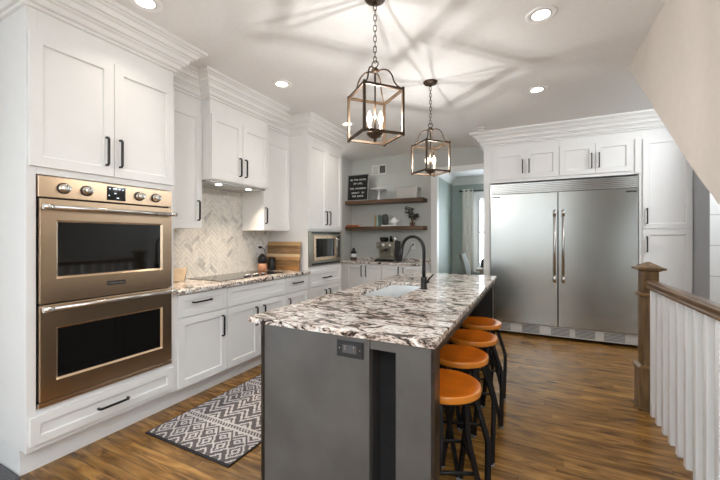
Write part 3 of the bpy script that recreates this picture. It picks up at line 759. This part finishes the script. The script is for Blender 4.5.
mb = MB(); mb.tube(bez((.058, 0, .045), (.085, 0, .055), (.080, 0, .09), (.100, 0, .105)), [.013]*4+[.010]*4+[.008]*3, 8); mb.build('spout', M['whitep'], t)
# plant
t = thing('potted_plant', 'leafy plant with wiry stems in a small brown pot on the lower shelf', 'plant', (-1.815, 5.60, Z2))
mb = MB(); mb.lathe([(0, 0), (.034, 0), (.044, .055), (.046, .06), (.040, .06), (.038, .05), (0, .05)], n=22); mb.build('pot', M['terra'], t)
st = MB(); lf = MB(); rr = random.Random(3)
for k, (dx, dy, h_) in enumerate(((-.12, -.02, .30), (-.07, .0, .25), (.0, -.03, .20), (.06, .02, .17), (.12, -.02, .17), (-.02, .03, .28), (.09, -.03, .14), (-.14, .02, .22), (-.05, -.04, .14), (.03, .0, .12))):
    P_ = bez((dx*.05, dy*.05, .05), (dx*.2, dy*.2, .05+h_*.5), (dx*.7, dy, .05+h_*.9), (dx, dy, .04+h_*.95), 8); st.tube(P_, .0035, 5)
    for q in range(9):
        p = Vector(P_[4+q % 5]); a = rr.uniform(0, 2*PI); e_ = rr.uniform(-.6, .5)
        d = Vector((math.cos(a)*math.cos(e_), math.sin(a)*.7*math.cos(e_), math.sin(e_))); s_ = d.cross(Vector((0, 0, 1))).normalized(); u_ = s_.cross(d)
        ll = rr.uniform(.045, .078); ww = ll*.32
        lf.add([p, p+d*ll*.4+s_*ww+u_*.005, p+d*ll, p+d*ll*.4-s_*ww+u_*.005, p+d*ll*.45-u_*.004], [(0, 1, 4), (1, 2, 4), (2, 3, 4), (3, 0, 4)])
st.build('stems', M['leafb'], t); lf.build('foliage', M['leaf'], t)

# espresso machine
t = thing('espresso_machine', 'stainless and black espresso machine on the coffee bar', 'espresso machine', (-2.215, 5.47, .9155))
mb = MB(); mb.box(-.165, .165, .02, .15, .015, .30); mb.box(-.165, .165, -.10, .15, .215, .325); mb.box(-.165, .165, -.10, .02, .015, .055); bod = mb.build('machine_body', M['pewter'], t, .006)
mb = MB(); mb.box(.166, .180, -.10, .15, .0, .34); mb.build('side_panel', M['black'], t, .004)
mb = MB(); mb.box(-.185, .163, -.15, .0, 0, .014); mb.box(-.175, .155, -.145, -.102, .014, .035); mb.build('drip_tray', M['black'], t, .003)
mb = MB(); mb.lathe([(0, .326), (.062, .326), (.080, .395), (.080, .405), (0, .408)], (-.075, .03, 0), n=20); mb.build('bean_hopper', M['bglass'], t)
for gx, gz, r_ in ((-.035, .275, .026), (.08, .270, .020), (-.13, .270, .016)):
    mb = MB(); mb.lathe([(0, -.112), (r_, -.110), (r_, -.098), (0, -.098)], (gx, 0, gz), axis='y', n=18); mb.build('gauge', M['whitep'] if r_ > .025 else M['chrome'], t)
mb = MB(); mb.lathe([(0, .205), (.034, .205), (.034, .165), (0, .165)], (-.03, -.045, 0), n=18); mb.tube([(-.03, -.075, .18), (-.03, -.19, .165)], .011, 8); mb.build('portafilter', M['black'], t)
mb = MB(); mb.tube(bez((.11, -.06, .215), (.12, -.08, .16), (.12, -.085, .12), (.135, -.10, .08)), .005, 8); mb.build('steam_wand', M['chrome'], t)
mb = MB(); mb.lathe([(0, 0), (.042, 0), (.038, .05), (.036, .09), (.033, .09), (0, .012)], n=20); tag(mb.build('milk_jug', M['chrome'], None, loc=(-2.098, 5.53, .9155+.3255)), 'steel milk jug on top of the espresso machine', 'jug')
mb = MB(); mb.lathe([(0, 0), (.026, 0), (.026, .085), (.018, .10), (0, .105)], n=18); tag(mb.build('tamper', M['black'], None, loc=(-2.172, 5.53, .9155+.3255)), 'black tamper standing on the espresso machine beside the jug', 'tamper')
t = thing('canister', 'small dark red canister with a white band on the coffee bar, far left', 'canister', (-2.855, 5.45, .9155))
mb = MB(); mb.lathe([(0, 0), (.058, 0), (.058, .045), (.050, .05), (0, .05)], n=22); mb.build('base', M['maroon'], t)
mb = MB(); mb.lathe([(0, .05), (.052, .05), (.052, .115), (0, .115)], n=22); mb.build('white_band', M['whitep'], t)
mb = MB(); mb.lathe([(0, .115), (.053, .115), (.050, .15), (.02, .165), (.024, .19), (.02, .21), (0, .215)], n=22); mb.build('lid', M['black'], t)

def outlet(name, label, loc, rz, dark=False, plug=False):
    t = thing(name, label, 'outlet', loc, rz)
    m_ = MB(); m_.box(-.038, .038, -.006, 0, -.058, .058); m_.build('cover_plate', M['black'] if dark else M['plastic'], t, .002)
    m_ = MB()
    for z in (-.022, .022): m_.box(-.017, .017, -.009, -.005, z-.015, z+.015)
    m_.build('socket', M['plastic'] if not dark else M['rubber'], t, .002)
    m_ = MB()
    for z in (-.022, .022):
        for x in (-.008, .006): m_.box(x, x+.002, -.0095, -.0088, z-.003, z+.008)
    m_.build('slots', M['rubber'], t)
    return t
o1 = outlet('power_outlet', 'white wall outlet on the herringbone backsplash by the bottles', (XL+.008, 3.265, 1.175), PI/2)
mb = MB(); mb.box(-.013, .013, -.040, -.0097, .008, .036); mb.tube(bez((0, -.04, .022), (.02, -.07, .02), (.055, -.07, -.02), (.05, -.055, -.12))+bez((.05, -.055, -.12), (.048, -.045, -.18), (.03, -.03, -.22), (-.03, -.03, -.255))[1:], .004, 8)
mb.build('plug_cord', M['rubber'], o1)['label'] = 'black plug and cord'
o2 = outlet('power_outlet', 'white outlet on the wall behind the kitchen faucet, above the coffee bar', (-1.845, YB-.001, 1.175), 0)
mb = MB(); mb.box(-.013, .013, -.040, -.0097, .008, .036); mb.tube(bez((0, -.04, .022), (-.03, -.06, .0), (-.06, -.05, -.10), (-.10, -.05, -.16))+bez((-.10, -.05, -.16), (-.13, -.06, -.20), (-.16, -.08, -.235), (-.17, -.13, -.250))[1:], .0045, 8)
mb.build('plug_cord', M['rubber'], o2)['label'] = 'black plug and cord'
# wall vent
t = thing('wall_vent', 'white air return grille high on the wall above the shelves', 'vent', (-2.49, YB-.001, 2.545))
mb = MB()
for a, b_, c, d_ in ((-.145, .145, -.088, -.068), (-.145, .145, .068, .088), (-.145, -.123, -.068, .068), (.123, .145, -.068, .068), (-.010, .010, -.068, .068)): mb.box(a, b_, -.010, 0, c, d_)
mb.build('frame', M['plastic'], t, .002)
mb = MB(); mb.box(-.123, .123, -.003, -.0005, -.068, .068); mb.build('duct_opening', M['rubber'], t)
mb = MB()
for k in range(8):
    z = -.062+k*.0165
    mb.prism([(-.008, z), (-.008, z+.012), (-.004, z+.014), (-.004, z+.002)], 'x', -.123, -.010)
mb.build('louvers', M['plastic'], t)
mb = MB()
for k in range(8):
    z = -.062+k*.0165; mb.prism([(-.008, z), (-.008, z+.003), (-.004, z+.006), (-.004, z+.002)], 'x', .010, .123)
mb.build('louvers', M['frameg'], t)

# ---- things on the left worktop
T = Matrix.Rotation(math.radians(-6), 4, 'X')
bands = [0, .055, .125, .165, .200, .265, .305, .352]
mb = MB()
for i in range(7): mb.box(-.245, .245, -.012, .012, bands[i], bands[i+1], mat=i, T=T)
tag(mb.build('cutting_board', [M['board'][k] for k in (4, 3, 5, 2, 1, 3, 0)], None, loc=(-2.775, 3.395, .9155), rot=(0, 0, math.radians(2))), 'striped wooden cutting board leaning against the tall microwave cabinet', 'cutting board')
def bottle(loc, label, low, up, r_, h1, h2):
    t = thing('bottle', label, 'bottle', loc)
    m_ = MB(); m_.lathe([(0, 0), (r_, 0), (r_, h1), (0, h1)], n=26); m_.build('base', low, t)
    m_ = MB(); m_.lathe([(0, h1), (r_, h1), (r_, h1+(h2-h1)*.55), (r_*.8, h1+(h2-h1)*.75), (r_*.45, h2-.012), (r_*.3, h2), (0, h2)], n=26); m_.build('upper_body', up, t)
    return t
bottle((-2.955, 3.235, .9155), 'round bottle, peach below and black above, beside the cutting board', M['peach'], M['rubber'], .052, .088, .205)
t = thing('canister', 'black canister in front of the cutting board', 'canister', (-2.885, 3.325, .9155))
mb = MB(); mb.lathe([(0, 0), (.043, 0), (.043, .14), (0, .14)], n=24); mb.build('body', M['rubber'], t)
mb = MB(); mb.lathe([(0, .14), (.044, .14), (.044, .158), (.012, .162), (0, .162)], n=24); mb.build('lid', M['black'], t)
t = thing('serving_tray', 'small tan tray leaning against the backsplash beside the oven tower', 'tray', (-2.905, 1.98, .9155), PI/2)
T = Matrix.Rotation(math.radians(-28), 4, 'X')
mb = MB(); mb.add([(-.20, -.008, 0), (.16, -.008, 0), (.235, -.008, .13), (-.20, -.008, .13), (-.20, .004, 0), (.16, .004, 0), (.235, .004, .13), (-.20, .004, .13)], [(0,3,2,1),(4,5,6,7),(0,1,5,4),(1,2,6,5),(2,3,7,6),(3,0,4,7)], T=T); mb.build('tray_panel', M['tan'], t, .002)
mb = MB(); mb.tube([(.16, -.002, .004), (.235, -.002, .13)], .006, 8, T=T); mb.build('rim', M['islandd'], t)

# ------------------------------------------------------------ island
IX0, IX1, IY0, IY1 = -1.315, -.340, 1.332, 3.90
sx0, sx1, sy0, sy1 = -1.15, -.82, 2.21, 2.98
def ring_slab(o, i, z0, z1):
    m_ = MB(); vs = []
    for z in (z0, z1):
        vs += [(o[0],o[2],z),(o[1],o[2],z),(o[1],o[3],z),(o[0],o[3],z),(i[0],i[2],z),(i[1],i[2],z),(i[1],i[3],z),(i[0],i[3],z)]
    fs = []
    for k in range(4):
        j = (k+1) % 4
        fs += [(8+k,8+j,12+j,12+k),(k,4+k,4+j,j),(k,j,8+j,8+k),(4+k,12+k,12+j,4+j)]
    return m_.add(vs, fs)
tag(ring_slab((IX0, IX1, IY0, IY1), (sx0, sx1, sy0, sy1), .8855, .915).build('island_countertop', M['granite'], None, .005), 'large speckled cream granite island top with a sink cut-out', 'countertop')
t = thing('kitchen_island', 'long dark grey island with a steel-edged end panel under the granite top', 'island', (0, 0, 0))
mb = MB(); mb.box(-1.225, -.634, 1.356, 1.386, 0, .885); mb.build('front_panel', M['islandp'], t, .001)
mb = MB(); mb.box(-1.242, -1.225, 1.350, 1.390, 0, .885); mb.build('corner_angle', M['angle'], t, .001)
mb = MB(); mb.box(-1.225, -1.205, 1.386, 3.855, .09, .885); mb.box(-1.15, -1.13, 1.386, 3.855, 0, .09); mb.build('cabinet_side', M['islandd'], t)
for k in range(4):
    y = 1.40+k*.614
    dm = shaker_mb(0, .605, .11, .87); d = dm.build('door', M['islandd'], t, .0015, loc=(-1.2251, y+.605, 0), rot=(0, 0, -PI/2))
    pull_mb(.56 if k % 2 == 0 else .045, .72).build('handle', M['black'], d)
mb = MB(); mb.box(-.650, -.632, 1.386, 3.855, 0, .885); mb.build('knee_panel', M['islandd'], t)
mb = MB(); mb.box(-1.225, -.55, 3.855, 3.875, 0, .885); mb.build('end_panel', M['islandd'], t)
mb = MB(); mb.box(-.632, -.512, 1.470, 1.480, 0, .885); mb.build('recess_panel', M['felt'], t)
mb = MB(); mb.box(-.634, -.512, 1.362, 1.384, .838, .885); mb.build('bridge_rail', M['islandp'], t, .001)
mb = MB(); mb.box(-.512, -.362, 1.356, 1.425, 0, .885); mb.build('support_leg', M['islandp'], t, .001)
mb = MB(); mb.box(-.362, -.346, 1.352, 1.430, 0, .885); mb.build('corner_angle', M['angle'], t, .001)
mb = MB(); mb.box(-.55, -.385, 3.78, 3.875, 0, .885); mb.build('support_leg', M['islandd'], t, .001)
mb = MB(); mb.box(-.385, -.370, 3.775, 3.88, 0, .885); mb.build('corner_angle', M['angle'], t, .001)
mb = MB(); mb.box(-.372, -.350, 1.430, 3.775, .845, .885); mb.build('edge_rail', M['angle'], t, .001)
o_ = thing('power_outlet', 'black outlet plate near the top of the island end panel', 'outlet', (-.727, 1.3555, .826), 0)
mb = MB(); mb.box(-.066, .066, -.007, 0, -.037, .037); mb.build('cover_plate', M['rubber'], o_, .002)
mb = MB(); mb.box(-.037, .033, -.0085, -.0065, -.018, .018); mb.build('socket', paint('dark_grey_plastic', (.07, .07, .075), .35), o_, .001)
mb = MB()
for x in (-.024, .018): mb.box(x, x+.003, -.0092, -.0083, -.006, .006); mb.lathe([(0, -.0095), (.0025, -.0092), (.0025, -.0082), (0, -.0082)], (x+.0015, 0, .011), axis='y', n=8)
for x in (-.052, .05): mb.lathe([(0, -.0085), (.003, -.008), (.003, -.0068), (0, -.0068)], (x, 0, 0), axis='y', n=10)
mb.build('screws', M['satin'], o_)
# sink
t = thing('sink', 'stainless undermount sink in the island top', 'sink', (0, 0, 0))
def bowl_mb(e, zt, zb, th):
    m_ = MB(); a = (sx0-e, sx1+e, sy0-e, sy1+e); b_ = (a[0]+.02, a[1]-.02, a[2]+.02, a[3]-.02)
    vs = [(a[0],a[2],zt),(a[1],a[2],zt),(a[1],a[3],zt),(a[0],a[3],zt),(b_[0],b_[2],zb),(b_[1],b_[2],zb),(b_[1],b_[3],zb),(b_[0],b_[3],zb)]
    return m_.add(vs, [(0,1,5,4),(1,2,6,5),(2,3,7,6),(3,0,4,7),(4,5,6,7)])
bw = bowl_mb(.006, .884, .665, .004).build('bowl', paint('brushed_sink_steel', (.74, .74, .73), .30, .9, var=.02), t)
md_ = bw.modifiers.new('shell', 'SOLIDIFY'); md_.thickness = .003; md_.offset = 1
mb = MB(); mb.lathe([(0, .668), (.040, .668), (.042, .6655), (0, .6655)], ((sx0+sx1)/2, 2.6, 0), n=22); mb.build('drain', M['chrome'], t)
# faucet
t = thing('faucet', 'tall dark gooseneck pull-down faucet on the island by the sink', 'faucet', (-.768, 2.66, .9155), math.radians(160))
mb = MB(); mb.lathe([(0, 0), (.030, 0), (.030, .008), (.025, .012), (.024, .075), (.026, .08), (.020, .095), (0, .095)], n=22); mb.build('base', M['black'], t)
P_ = [(0, 0, .08), (0, 0, .30)]+bez((0, 0, .30), (0, 0, .44), (.20, 0, .46), (.225, 0, .31), 14)[1:]
mb = MB(); mb.tube(P_, .0135, 12); mb.build('spout', M['black'], t)
mb = MB(); mb.tube([(.2235, 0, .315), (.235, 0, .265), (.248, 0, .205)], [.0155, .018, .0205], 12); mb.build('spray_head', M['black'], t)
mb = MB(); mb.tube([(0, -.018, .055), (0, -.052, .055)], .015, 12); mb.tube([(0, -.045, .055), (-.02, -.055, .085), (-.05, -.06, .115)], [.008, .007, .005], 8); mb.build('lever', M['black'], t)

# ------------------------------------------------------------ stools
def make_stool():
    t = thing('bar_stool', 'x', 'stool'); SZ = .606
    m_ = MB(); m_.lathe([(.171, SZ-.0005), (.166, SZ), (.13, SZ-.004), (.06, SZ-.008), (0, SZ-.009)], n=56); m_.build('seat', M['seat'], t)
    m_ = MB(); m_.lathe([(0, SZ-.036), (.168, SZ-.036), (.175, SZ-.033), (.176, SZ-.030), (.176, SZ-.006), (.174, SZ-.002), (.171, SZ-.0005)], n=56); m_.build('seat_edge', M['seatrim'], t)['label'] = 'lighter rounded seat edge'
    m_ = MB(); m_.lathe([(0, SZ-.044), (.162, SZ-.044), (.166, SZ-.0365), (0, SZ-.0365)], n=40); m_.build('seat_plate', M['stoolm'], t)
    z0 = SZ-.044
    for k in range(4):
        a = PI/4+k*PI/2; m_ = MB()
        def q(r_, z, d): return (r_*math.cos(a+d), r_*math.sin(a+d), z)
        m_.tube([q(.140, z0, -.40), q(.150, .42, -.42), q(.160, .36, -.38), q(.205, .055, -.05), q(.207, .014, -.045)], .0105, square=True)
        m_.tube([q(.140, z0, .25), q(.172, .46, .30), q(.205, .35, .30), q(.205, .25, .22), q(.207, .055, .05), q(.207, .014, .045)], .0105, square=True)
        m_.build('leg', M['stoolm'], t)
        m_ = MB(); m_.lathe([(0, 0), (.017, 0), (.017, .010), (.012, .016), (0, .016)], (.207*math.cos(a), .207*math.sin(a), 0), n=12); m_.build('foot_cap', M['frameg'], t)
    m_ = MB(); z = .235; r_ = .178
    for k in range(4):
        a, b_ = PI/4+k*PI/2-.20, PI/4+(k+1)*PI/2-.20
        m_.tube([(r_*math.cos(a), r_*math.sin(a), z), (r_*math.cos(b_), r_*math.sin(b_), z)], .009, 8)
    m_.build('footrest', M['stoolm'], t)
    return t
s0 = make_stool()
for i, (x, y, a, lab) in enumerate(((-.395, 1.725, .62, 'orange wood and black steel stool nearest the camera, at the island corner'), (-.412, 2.19, .50, 'second orange seated stool from the near end of the island'),
                                     (-.400, 2.63, .55, 'third orange seated stool, just before the farthest one'), (-.408, 3.10, .45, 'farthest orange seated stool, in front of the refrigerator'))):
    s = s0 if i == 0 else copy_tree(s0)
    s.location = (x, y, 0); s.rotation_euler = (0, 0, a); s['label'] = lab; s['group'] = 'bar stools along the island'

# ------------------------------------------------------------ rugs
RX0, RX1, RY0, RY1 = -2.335, -1.560, 1.430, 3.35
def rug_col(u, v):
    """u across 0..1 (from the cabinet side), v metres from the near end: 0 black, 1 grey, 2 ivory"""
    b_ = .020
    Wd = RX1-RX0; x = u*Wd
    if x < .012 or x > Wd-.012 or v < b_ or v > (RY1-RY0)-b_: return 0
    v = (v-b_) % .62
    def tri(t_, p): t_ = t_/p % 1; return abs(t_-.5)*2
    if v < .26:                       # diamonds
        p = .128; q = tri(x, p)*p/2; r_ = abs(v-.10)*.80
        d = q+r_
        if v > .185:
            z = (tri(x+.064, .128)*.064+(v-.185))/.02
            return 2 if int(z) % 2 == 0 else 1
        k = int(d/.0165)
        return (1, 2, 1, 2, 1, 1, 2, 1)[min(k, 7)]
    if v < .275: return 2
    if v < .315: return 2 if ((x*1.0+v*.6) % .026) < .010 else 1
    if v < .330: return 2
    z = (tri(x, .155)*.155*.62+(v-.33)) / .026
    k = int(z) % 5
    return 2 if k in (0, 2) else 1
cs = .0085
nx, ny = int((RX1-RX0)/cs), int((RY1-RY0)/cs)
vs = [(RX0+(RX1-RX0)*i/nx, RY0+(RY1-RY0)*j/ny, .009) for j in range(ny+1) for i in range(nx+1)]
fs = []; ms = []
for j in range(ny):
    for i in range(nx):
        a = j*(nx+1)+i; fs.append((a, a+1, a+nx+2, a+nx+1)); ms.append(rug_col((i+.5)/nx, (j+.5)/ny*(RY1-RY0)))
m_ = MB(); m_.add(vs, fs); m_.m = ms
m_.add([(RX0,RY0,.001),(RX1,RY0,.001),(RX1,RY1,.001),(RX0,RY1,.001),(RX0,RY0,.009),(RX1,RY0,.009),(RX1,RY1,.009),(RX0,RY1,.009)], [(0,3,2,1),(0,1,5,4),(1,2,6,5),(2,3,7,6),(3,0,4,7)], 0)
me = bpy.data.meshes.new('runner_rug'); me.from_pydata(m_.v, [], m_.f)
for k in ('rugk', 'rugg', 'rugw'): me.materials.append(M[k])
for p, mi in zip(me.polygons, m_.m): p.material_index = mi
o = bpy.data.objects.new('runner_rug', me); C.objects.link(o); tag(o, 'black and ivory geometric runner rug on the oak floor before the cabinets', 'rug')
mb = MB(); mb.box(XL+.003, -2.50, -1.2, .858, .001, .010)
tag(mb.build('floor_mat', M['carpet'], None, .003), 'charcoal mat on the floor at the foot of the oven tower', 'mat')

# ------------------------------------------------------------ stair railing
RXC = .800
t = thing('stair_railing', 'oak handrail and newel with white balusters guarding the stairs', 'railing', (RXC, 0, 0))
NY = 3.385
def sq(m_, hw, z0, z1, hw2=None):
    h2 = hw if hw2 is None else hw2
    return m_.add([(-hw,NY-hw,z0),(hw,NY-hw,z0),(hw,NY+hw,z0),(-hw,NY+hw,z0),(-h2,NY-h2,z1),(h2,NY-h2,z1),(h2,NY+h2,z1),(-h2,NY+h2,z1)], [(0,3,2,1),(4,5,6,7),(0,1,5,4),(1,2,6,5),(2,3,7,6),(3,0,4,7)])
mb = MB(); sq(mb, .052, .335, .868); sq(mb, .052, .888, 1.072); sq(mb, .073, .015, .320)
np_ = mb.build('newel_post', M['oakpost'], t, .003)
mb = MB(); sq(mb, .083, 0, .020); mb.build('base_molding', M['oakpost'], np_, .002)
mb = MB(); sq(mb, .080, .312, .327); sq(mb, .080, .327, .342, .056); mb.build('ledge_molding', M['oakpost'], np_, .002)
mb = MB(); sq(mb, .056, .863, .873, .070); sq(mb, .070, .873, .888); sq(mb, .070, .888, .896, .054); mb.build('collar', M['oakpost'], np_, .002)
mb = MB(); sq(mb, .056, 1.062, 1.074, .076); sq(mb, .088, 1.074, 1.092); sq(mb, .076, 1.092, 1.104, .058); sq(mb, .058, 1.104, 1.132, .010); mb.build('cap', M['oakpost'], np_, .002)
pr = [(-.030, .935), (.030, .935), (.030, .948), (.024, .955), (.033, .965), (.033, .985), (.022, .998), (-.022, .998), (-.033, .985), (-.033, .965), (-.024, .955), (-.030, .948)]
mb = MB(); mb.prism(pr, 'y', 1.52, NY-.054); mb.build('handrail', M['oakrail'], t, .002)
y = 3.245
k = 0
while y > 1.60:
    m_ = MB(); m_.box(-.020, .020, y-.020, y+.020, .0, .9345); m_.build('baluster', M['trimw'], t, .003)
    y -= .128; k += 1

# ------------------------------------------------------------ pendants
def make_pendant():
    t = thing('pendant_lantern', 'x', 'pendant light')
    zt, zb, r_ = 2.187, 1.927, .174
    m_ = MB(); m_.lathe([(0, CEIL-.030), (.030, CEIL-.030), (.058, CEIL-.018), (.066, CEIL-.006), (.066, CEIL-.0005), (0, CEIL-.0005)], n=28); m_.lathe([(0, CEIL-.045), (.010, CEIL-.045), (.010, CEIL-.030), (0, CEIL-.030)], n=12); m_.build('canopy', M['lantern'], t)
    ch = MB(); z = CEIL-.042; k = 0; L = .040
    while z > 2.385:
        T = Matrix.Translation((0, 0, z-L/2)) @ Matrix.Rotation(PI/2*(k % 2)+.4, 4, 'Z')
        pts = [(.009*math.cos(a), 0, .010*math.sin(a)+(.010 if math.sin(a) > 0 else -.010)) for a in [2*PI*(i+.5)/12 for i in range(12)]]
        ch.tube(pts, .0023, 6, T=T, closed=True); z -= L-.0085; k += 1
    ch.build('chain', M['lantern'], t)
    m_ = MB(); m_.tube([(.020*math.cos(a), 0, 2.365+.020*math.sin(a)) for a in [2*PI*i/18 for i in range(18)]], .0035, 8, closed=True); m_.lathe([(0, 2.345), (.012, 2.343), (.022, 2.332), (.022, 2.322), (.010, 2.312), (0, 2.312)], n=18); m_.build('hanger_ring', M['lantern'], t)
    fr = MB(); b_ = .0068
    cs_ = [(r_*math.cos(a), r_*math.sin(a)) for a in (0, PI/2, PI, 3*PI/2)]
    for i in range(4):
        (x0, y0), (x1, y1) = cs_[i], cs_[(i+1) % 4]
        for z in (zt, zb): fr.tube([(x0, y0, z), (x1, y1, z)], b_, square=True)
        fr.box(x0-b_, x0+b_, y0-b_, y0+b_, zb-.013, zt+.013, T=Matrix.Translation((x0, y0, 0)) @ Matrix.Rotation(PI/4, 4, 'Z') @ Matrix.Translation((-x0, -y0, 0)))
    fr.build('frame', M['lantern'], t)
    for x, y in cs_:
        m_ = MB(); m_.tube(bez((x*.06, y*.06, 2.318), (x*.42, y*.42, 2.345), (x*.60, y*.60, 2.30), (x*.66, y*.66, 2.255), 8)+bez((x*.66, y*.66, 2.255), (x*.71, y*.71, 2.222), (x*.84, y*.84, 2.205), (x*.98, y*.98, zt), 6)[1:], .0052, 6); m_.build('arm', M['lantern'], t)
    m_ = MB(); m_.tube([(0, 0, 1.945), (0, 0, 2.318)], .0055, 8); m_.lathe([(0, 1.895), (.008, 1.90), (.011, 1.908), (.006, 1.914), (.030, 1.925), (.048, 1.940), (.050, 1.948), (0, 1.950)], n=22); m_.build('stem', M['lantern'], t)
    for s_ in (-1, 1):
        x, y = s_*.034*math.cos(.46), s_*.034*math.sin(.46)
        m_ = MB(); m_.lathe([(0, 1.948), (.016, 1.948), (.014, 1.957), (.0105, 1.957), (.0105, 2.005), (0, 2.005)], (x, y, 0), n=14); c_ = m_.build('candle_sleeve', M['lantern'], t)
        m_ = MB(); m_.lathe([(0, 2.005), (.009, 2.006), (.0165, 2.030), (.015, 2.048), (.007, 2.072), (0, 2.088)], (x, y, 0), n=16); m_.build('bulb', M['bulb'], t)
        l = bpy.data.lights.new('bulb_filament', 'POINT'); l.energy = BULB_W; l.color = (1.0, 0.98, 0.95); l.shadow_soft_size = .005
        o = bpy.data.objects.new('bulb_filament', l); C.objects.link(o); o.parent = t; o.location = (x, y, 2.045)
    return t
p0 = make_pendant()
p1 = copy_tree(p0)
for p, loc, lab in ((p0, (-.850, 1.900, 0), 'bronze open lantern pendant over the near end of the island'), (p1, (-.853, 3.170, 0), 'bronze open lantern pendant over the far end of the island')):
    p.location = loc; p.rotation_euler = (0, 0, math.radians(4)); p['label'] = lab; p['group'] = 'lantern pendants over the island'

# ------------------------------------------------------------ recessed lights
def make_can():
    t = thing('recessed_light', 'x', 'ceiling light')
    m_ = MB(); m_.lathe([(.062, -.0005), (.094, -.0005), (.094, -.004), (.088, -.009), (.070, -.007), (.062, -.003)], n=36); m_.build('trim_ring', M['trimw'], t)
    m_ = MB(); m_.lathe([(.054, -.0012), (.0615, -.0012), (.0615, -.003), (.054, -.0045)], n=36); m_.build('baffle', M['frameg'], t)
    m_ = MB(); m_.lathe([(0, -.0035), (.054, -.0035), (.054, -.0015), (0, -.0015)], n=30); m_.build('lens', M['lens'], t)
    l = bpy.data.lights.new('can_light', 'AREA'); l.shape = 'DISK'; l.size = .12; l.energy = CAN_W; l.color = WARM; l.spread = math.radians(105)
    o = bpy.data.objects.new('can_light', l); C.objects.link(o); o.parent = t; o.location = (0, 0, -.012)
    return t
c0 = make_can()
for i, (x, y, lab) in enumerate(((-2.13, 1.305, 'round recessed ceiling light in front of the oven tower crown'), (-2.117, 2.58, 'round recessed ceiling light in front of the hood cabinet'), (-2.12, 3.87, 'round recessed ceiling light in front of the microwave tower'),
                                 (.048, 2.53, 'round recessed ceiling light nearer the camera on the right'), (.037, 3.80, 'round recessed ceiling light nearest the refrigerator crown'))):
    c = c0 if i == 0 else copy_tree(c0)
    c.location = (x, y, CEIL); c['label'] = lab; c['group'] = 'recessed ceiling lights'
t = thing('smoke_detector', 'small white smoke detector on the ceiling at the refrigerator crown', 'smoke detector', (-.615, 4.80, CEIL))
mb = MB(); mb.lathe([(0, -.040), (.040, -.040), (.052, -.030), (.056, -.012), (.056, -.001), (0, -.001)], n=28); mb.build('housing', M['plastic'], t)
mb = MB(); mb.lathe([(.0535, -.026), (.056, -.026), (.0575, -.020), (.056, -.016), (.0535, -.016)], n=28); mb.build('vent_ring', M['frameg'], t)

# ------------------------------------------------------------ dining room things
def drape(name, x0, x1, lab, n):
    m_ = MB(); vs = []; k_ = 60
    for j, (z, am) in enumerate(((2.39, .022), (2.30, .024), (1.2, .030), (.03, .034))):
        for i in range(k_+1):
            u = i/k_; vs.append((x0+(x1-x0)*u, 7.90+am*math.cos(u*2*PI*n), z))
    fs = [(j*(k_+1)+i, j*(k_+1)+i+1, (j+1)*(k_+1)+i+1, (j+1)*(k_+1)+i) for j in range(3) for i in range(k_)]
    m_.add(vs, fs, 0, True); o = m_.build(name, M['linen']); o.modifiers.new('cloth', 'SOLIDIFY').thickness = .004
    return tag(o, lab, 'curtain')
drape('curtain', -1.41, -1.17, 'off-white grommet curtain hanging left of the dining room window', 2.5)
drape('curtain', .02, .35, 'off-white curtain hanging right of the dining room window', 2.5)
t = thing('curtain_rod', 'dark curtain rod above the dining room window', 'curtain rod', (-.52, 7.90, 2.345))
mb = MB(); mb.tube([(-.93, 0, 0), (.93, 0, 0)], .012, 10); mb.build('rod', M['black'], t)
for x in (-.93, .93): MB().lathe([(0, -.024), (.016, -.018), (.024, 0), (.016, .018), (0, .024)], (x, 0, 0), n=14).build('finial', M['black'], t)
for x in (-.90, .90): MB().tube([(x, 0, 0), (x, .097, 0)], .007, 8).build('bracket', M['black'], t)
t = thing('dining_chair', 'grey upholstered dining chair with a curved back in the dining room', 'chair', (-.99, 6.98, 0), 0)
mb = MB(); mb.box(-.16, .27, -.25, .25, .36, .47); mb.build('seat', M['uphol'], t, .03)
bk = MB()
prof = [(-.18, .40), (-.195, .60), (-.225, .80), (-.270, .99), (-.225, 1.005), (-.165, .82), (-.125, .62), (-.10, .47), (-.02, .47), (-.10, .40)]
bk.prism(prof, 'y', -.25, .25); bk.build('backrest', M['uphol'], t, .012)
for x, y in ((-.13, -.21), (-.13, .21), (.23, -.21), (.23, .21)): MB().tube([(x, y, .36), (x*1.08, y*1.03, 0)], [.022, .014], square=True).build('leg', M['islandd'], t)
t = thing('dining_table', 'pale wooden dining table by the bright window, mostly hidden by the refrigerator panel', 'table', (-.18, 7.05, 0))
mb = MB(); mb.box(-.75, .75, -.45, .45, .70, .74); mb.build('tabletop', M['tablew'], t, .006)
for x in (-.66, .66):
    for y in (-.37, .37): MB().box(x-.035, x+.035, y-.035, y+.035, 0, .70).build('leg', M['tablew'], t, .004)
t = thing('lantern_box', 'small black box shaped ornament on the dining table at the window', 'ornament', (-.86, 7.10, .7405))
mb = MB(); mb.box(-.055, .055, -.055, .055, 0, .02); mb.box(-.045, .045, -.045, .045, .02, .13); mb.build('body', M['islandd'], t, .004)
mb = MB(); mb.add([(-.055,-.055,.13),(.055,-.055,.13),(.055,.055,.13),(-.055,.055,.13),(0,0,.17)], [(0,3,2,1),(0,1,4),(1,2,4),(2,3,4),(3,0,4)]); mb.build('lid', M['islandd'], t)
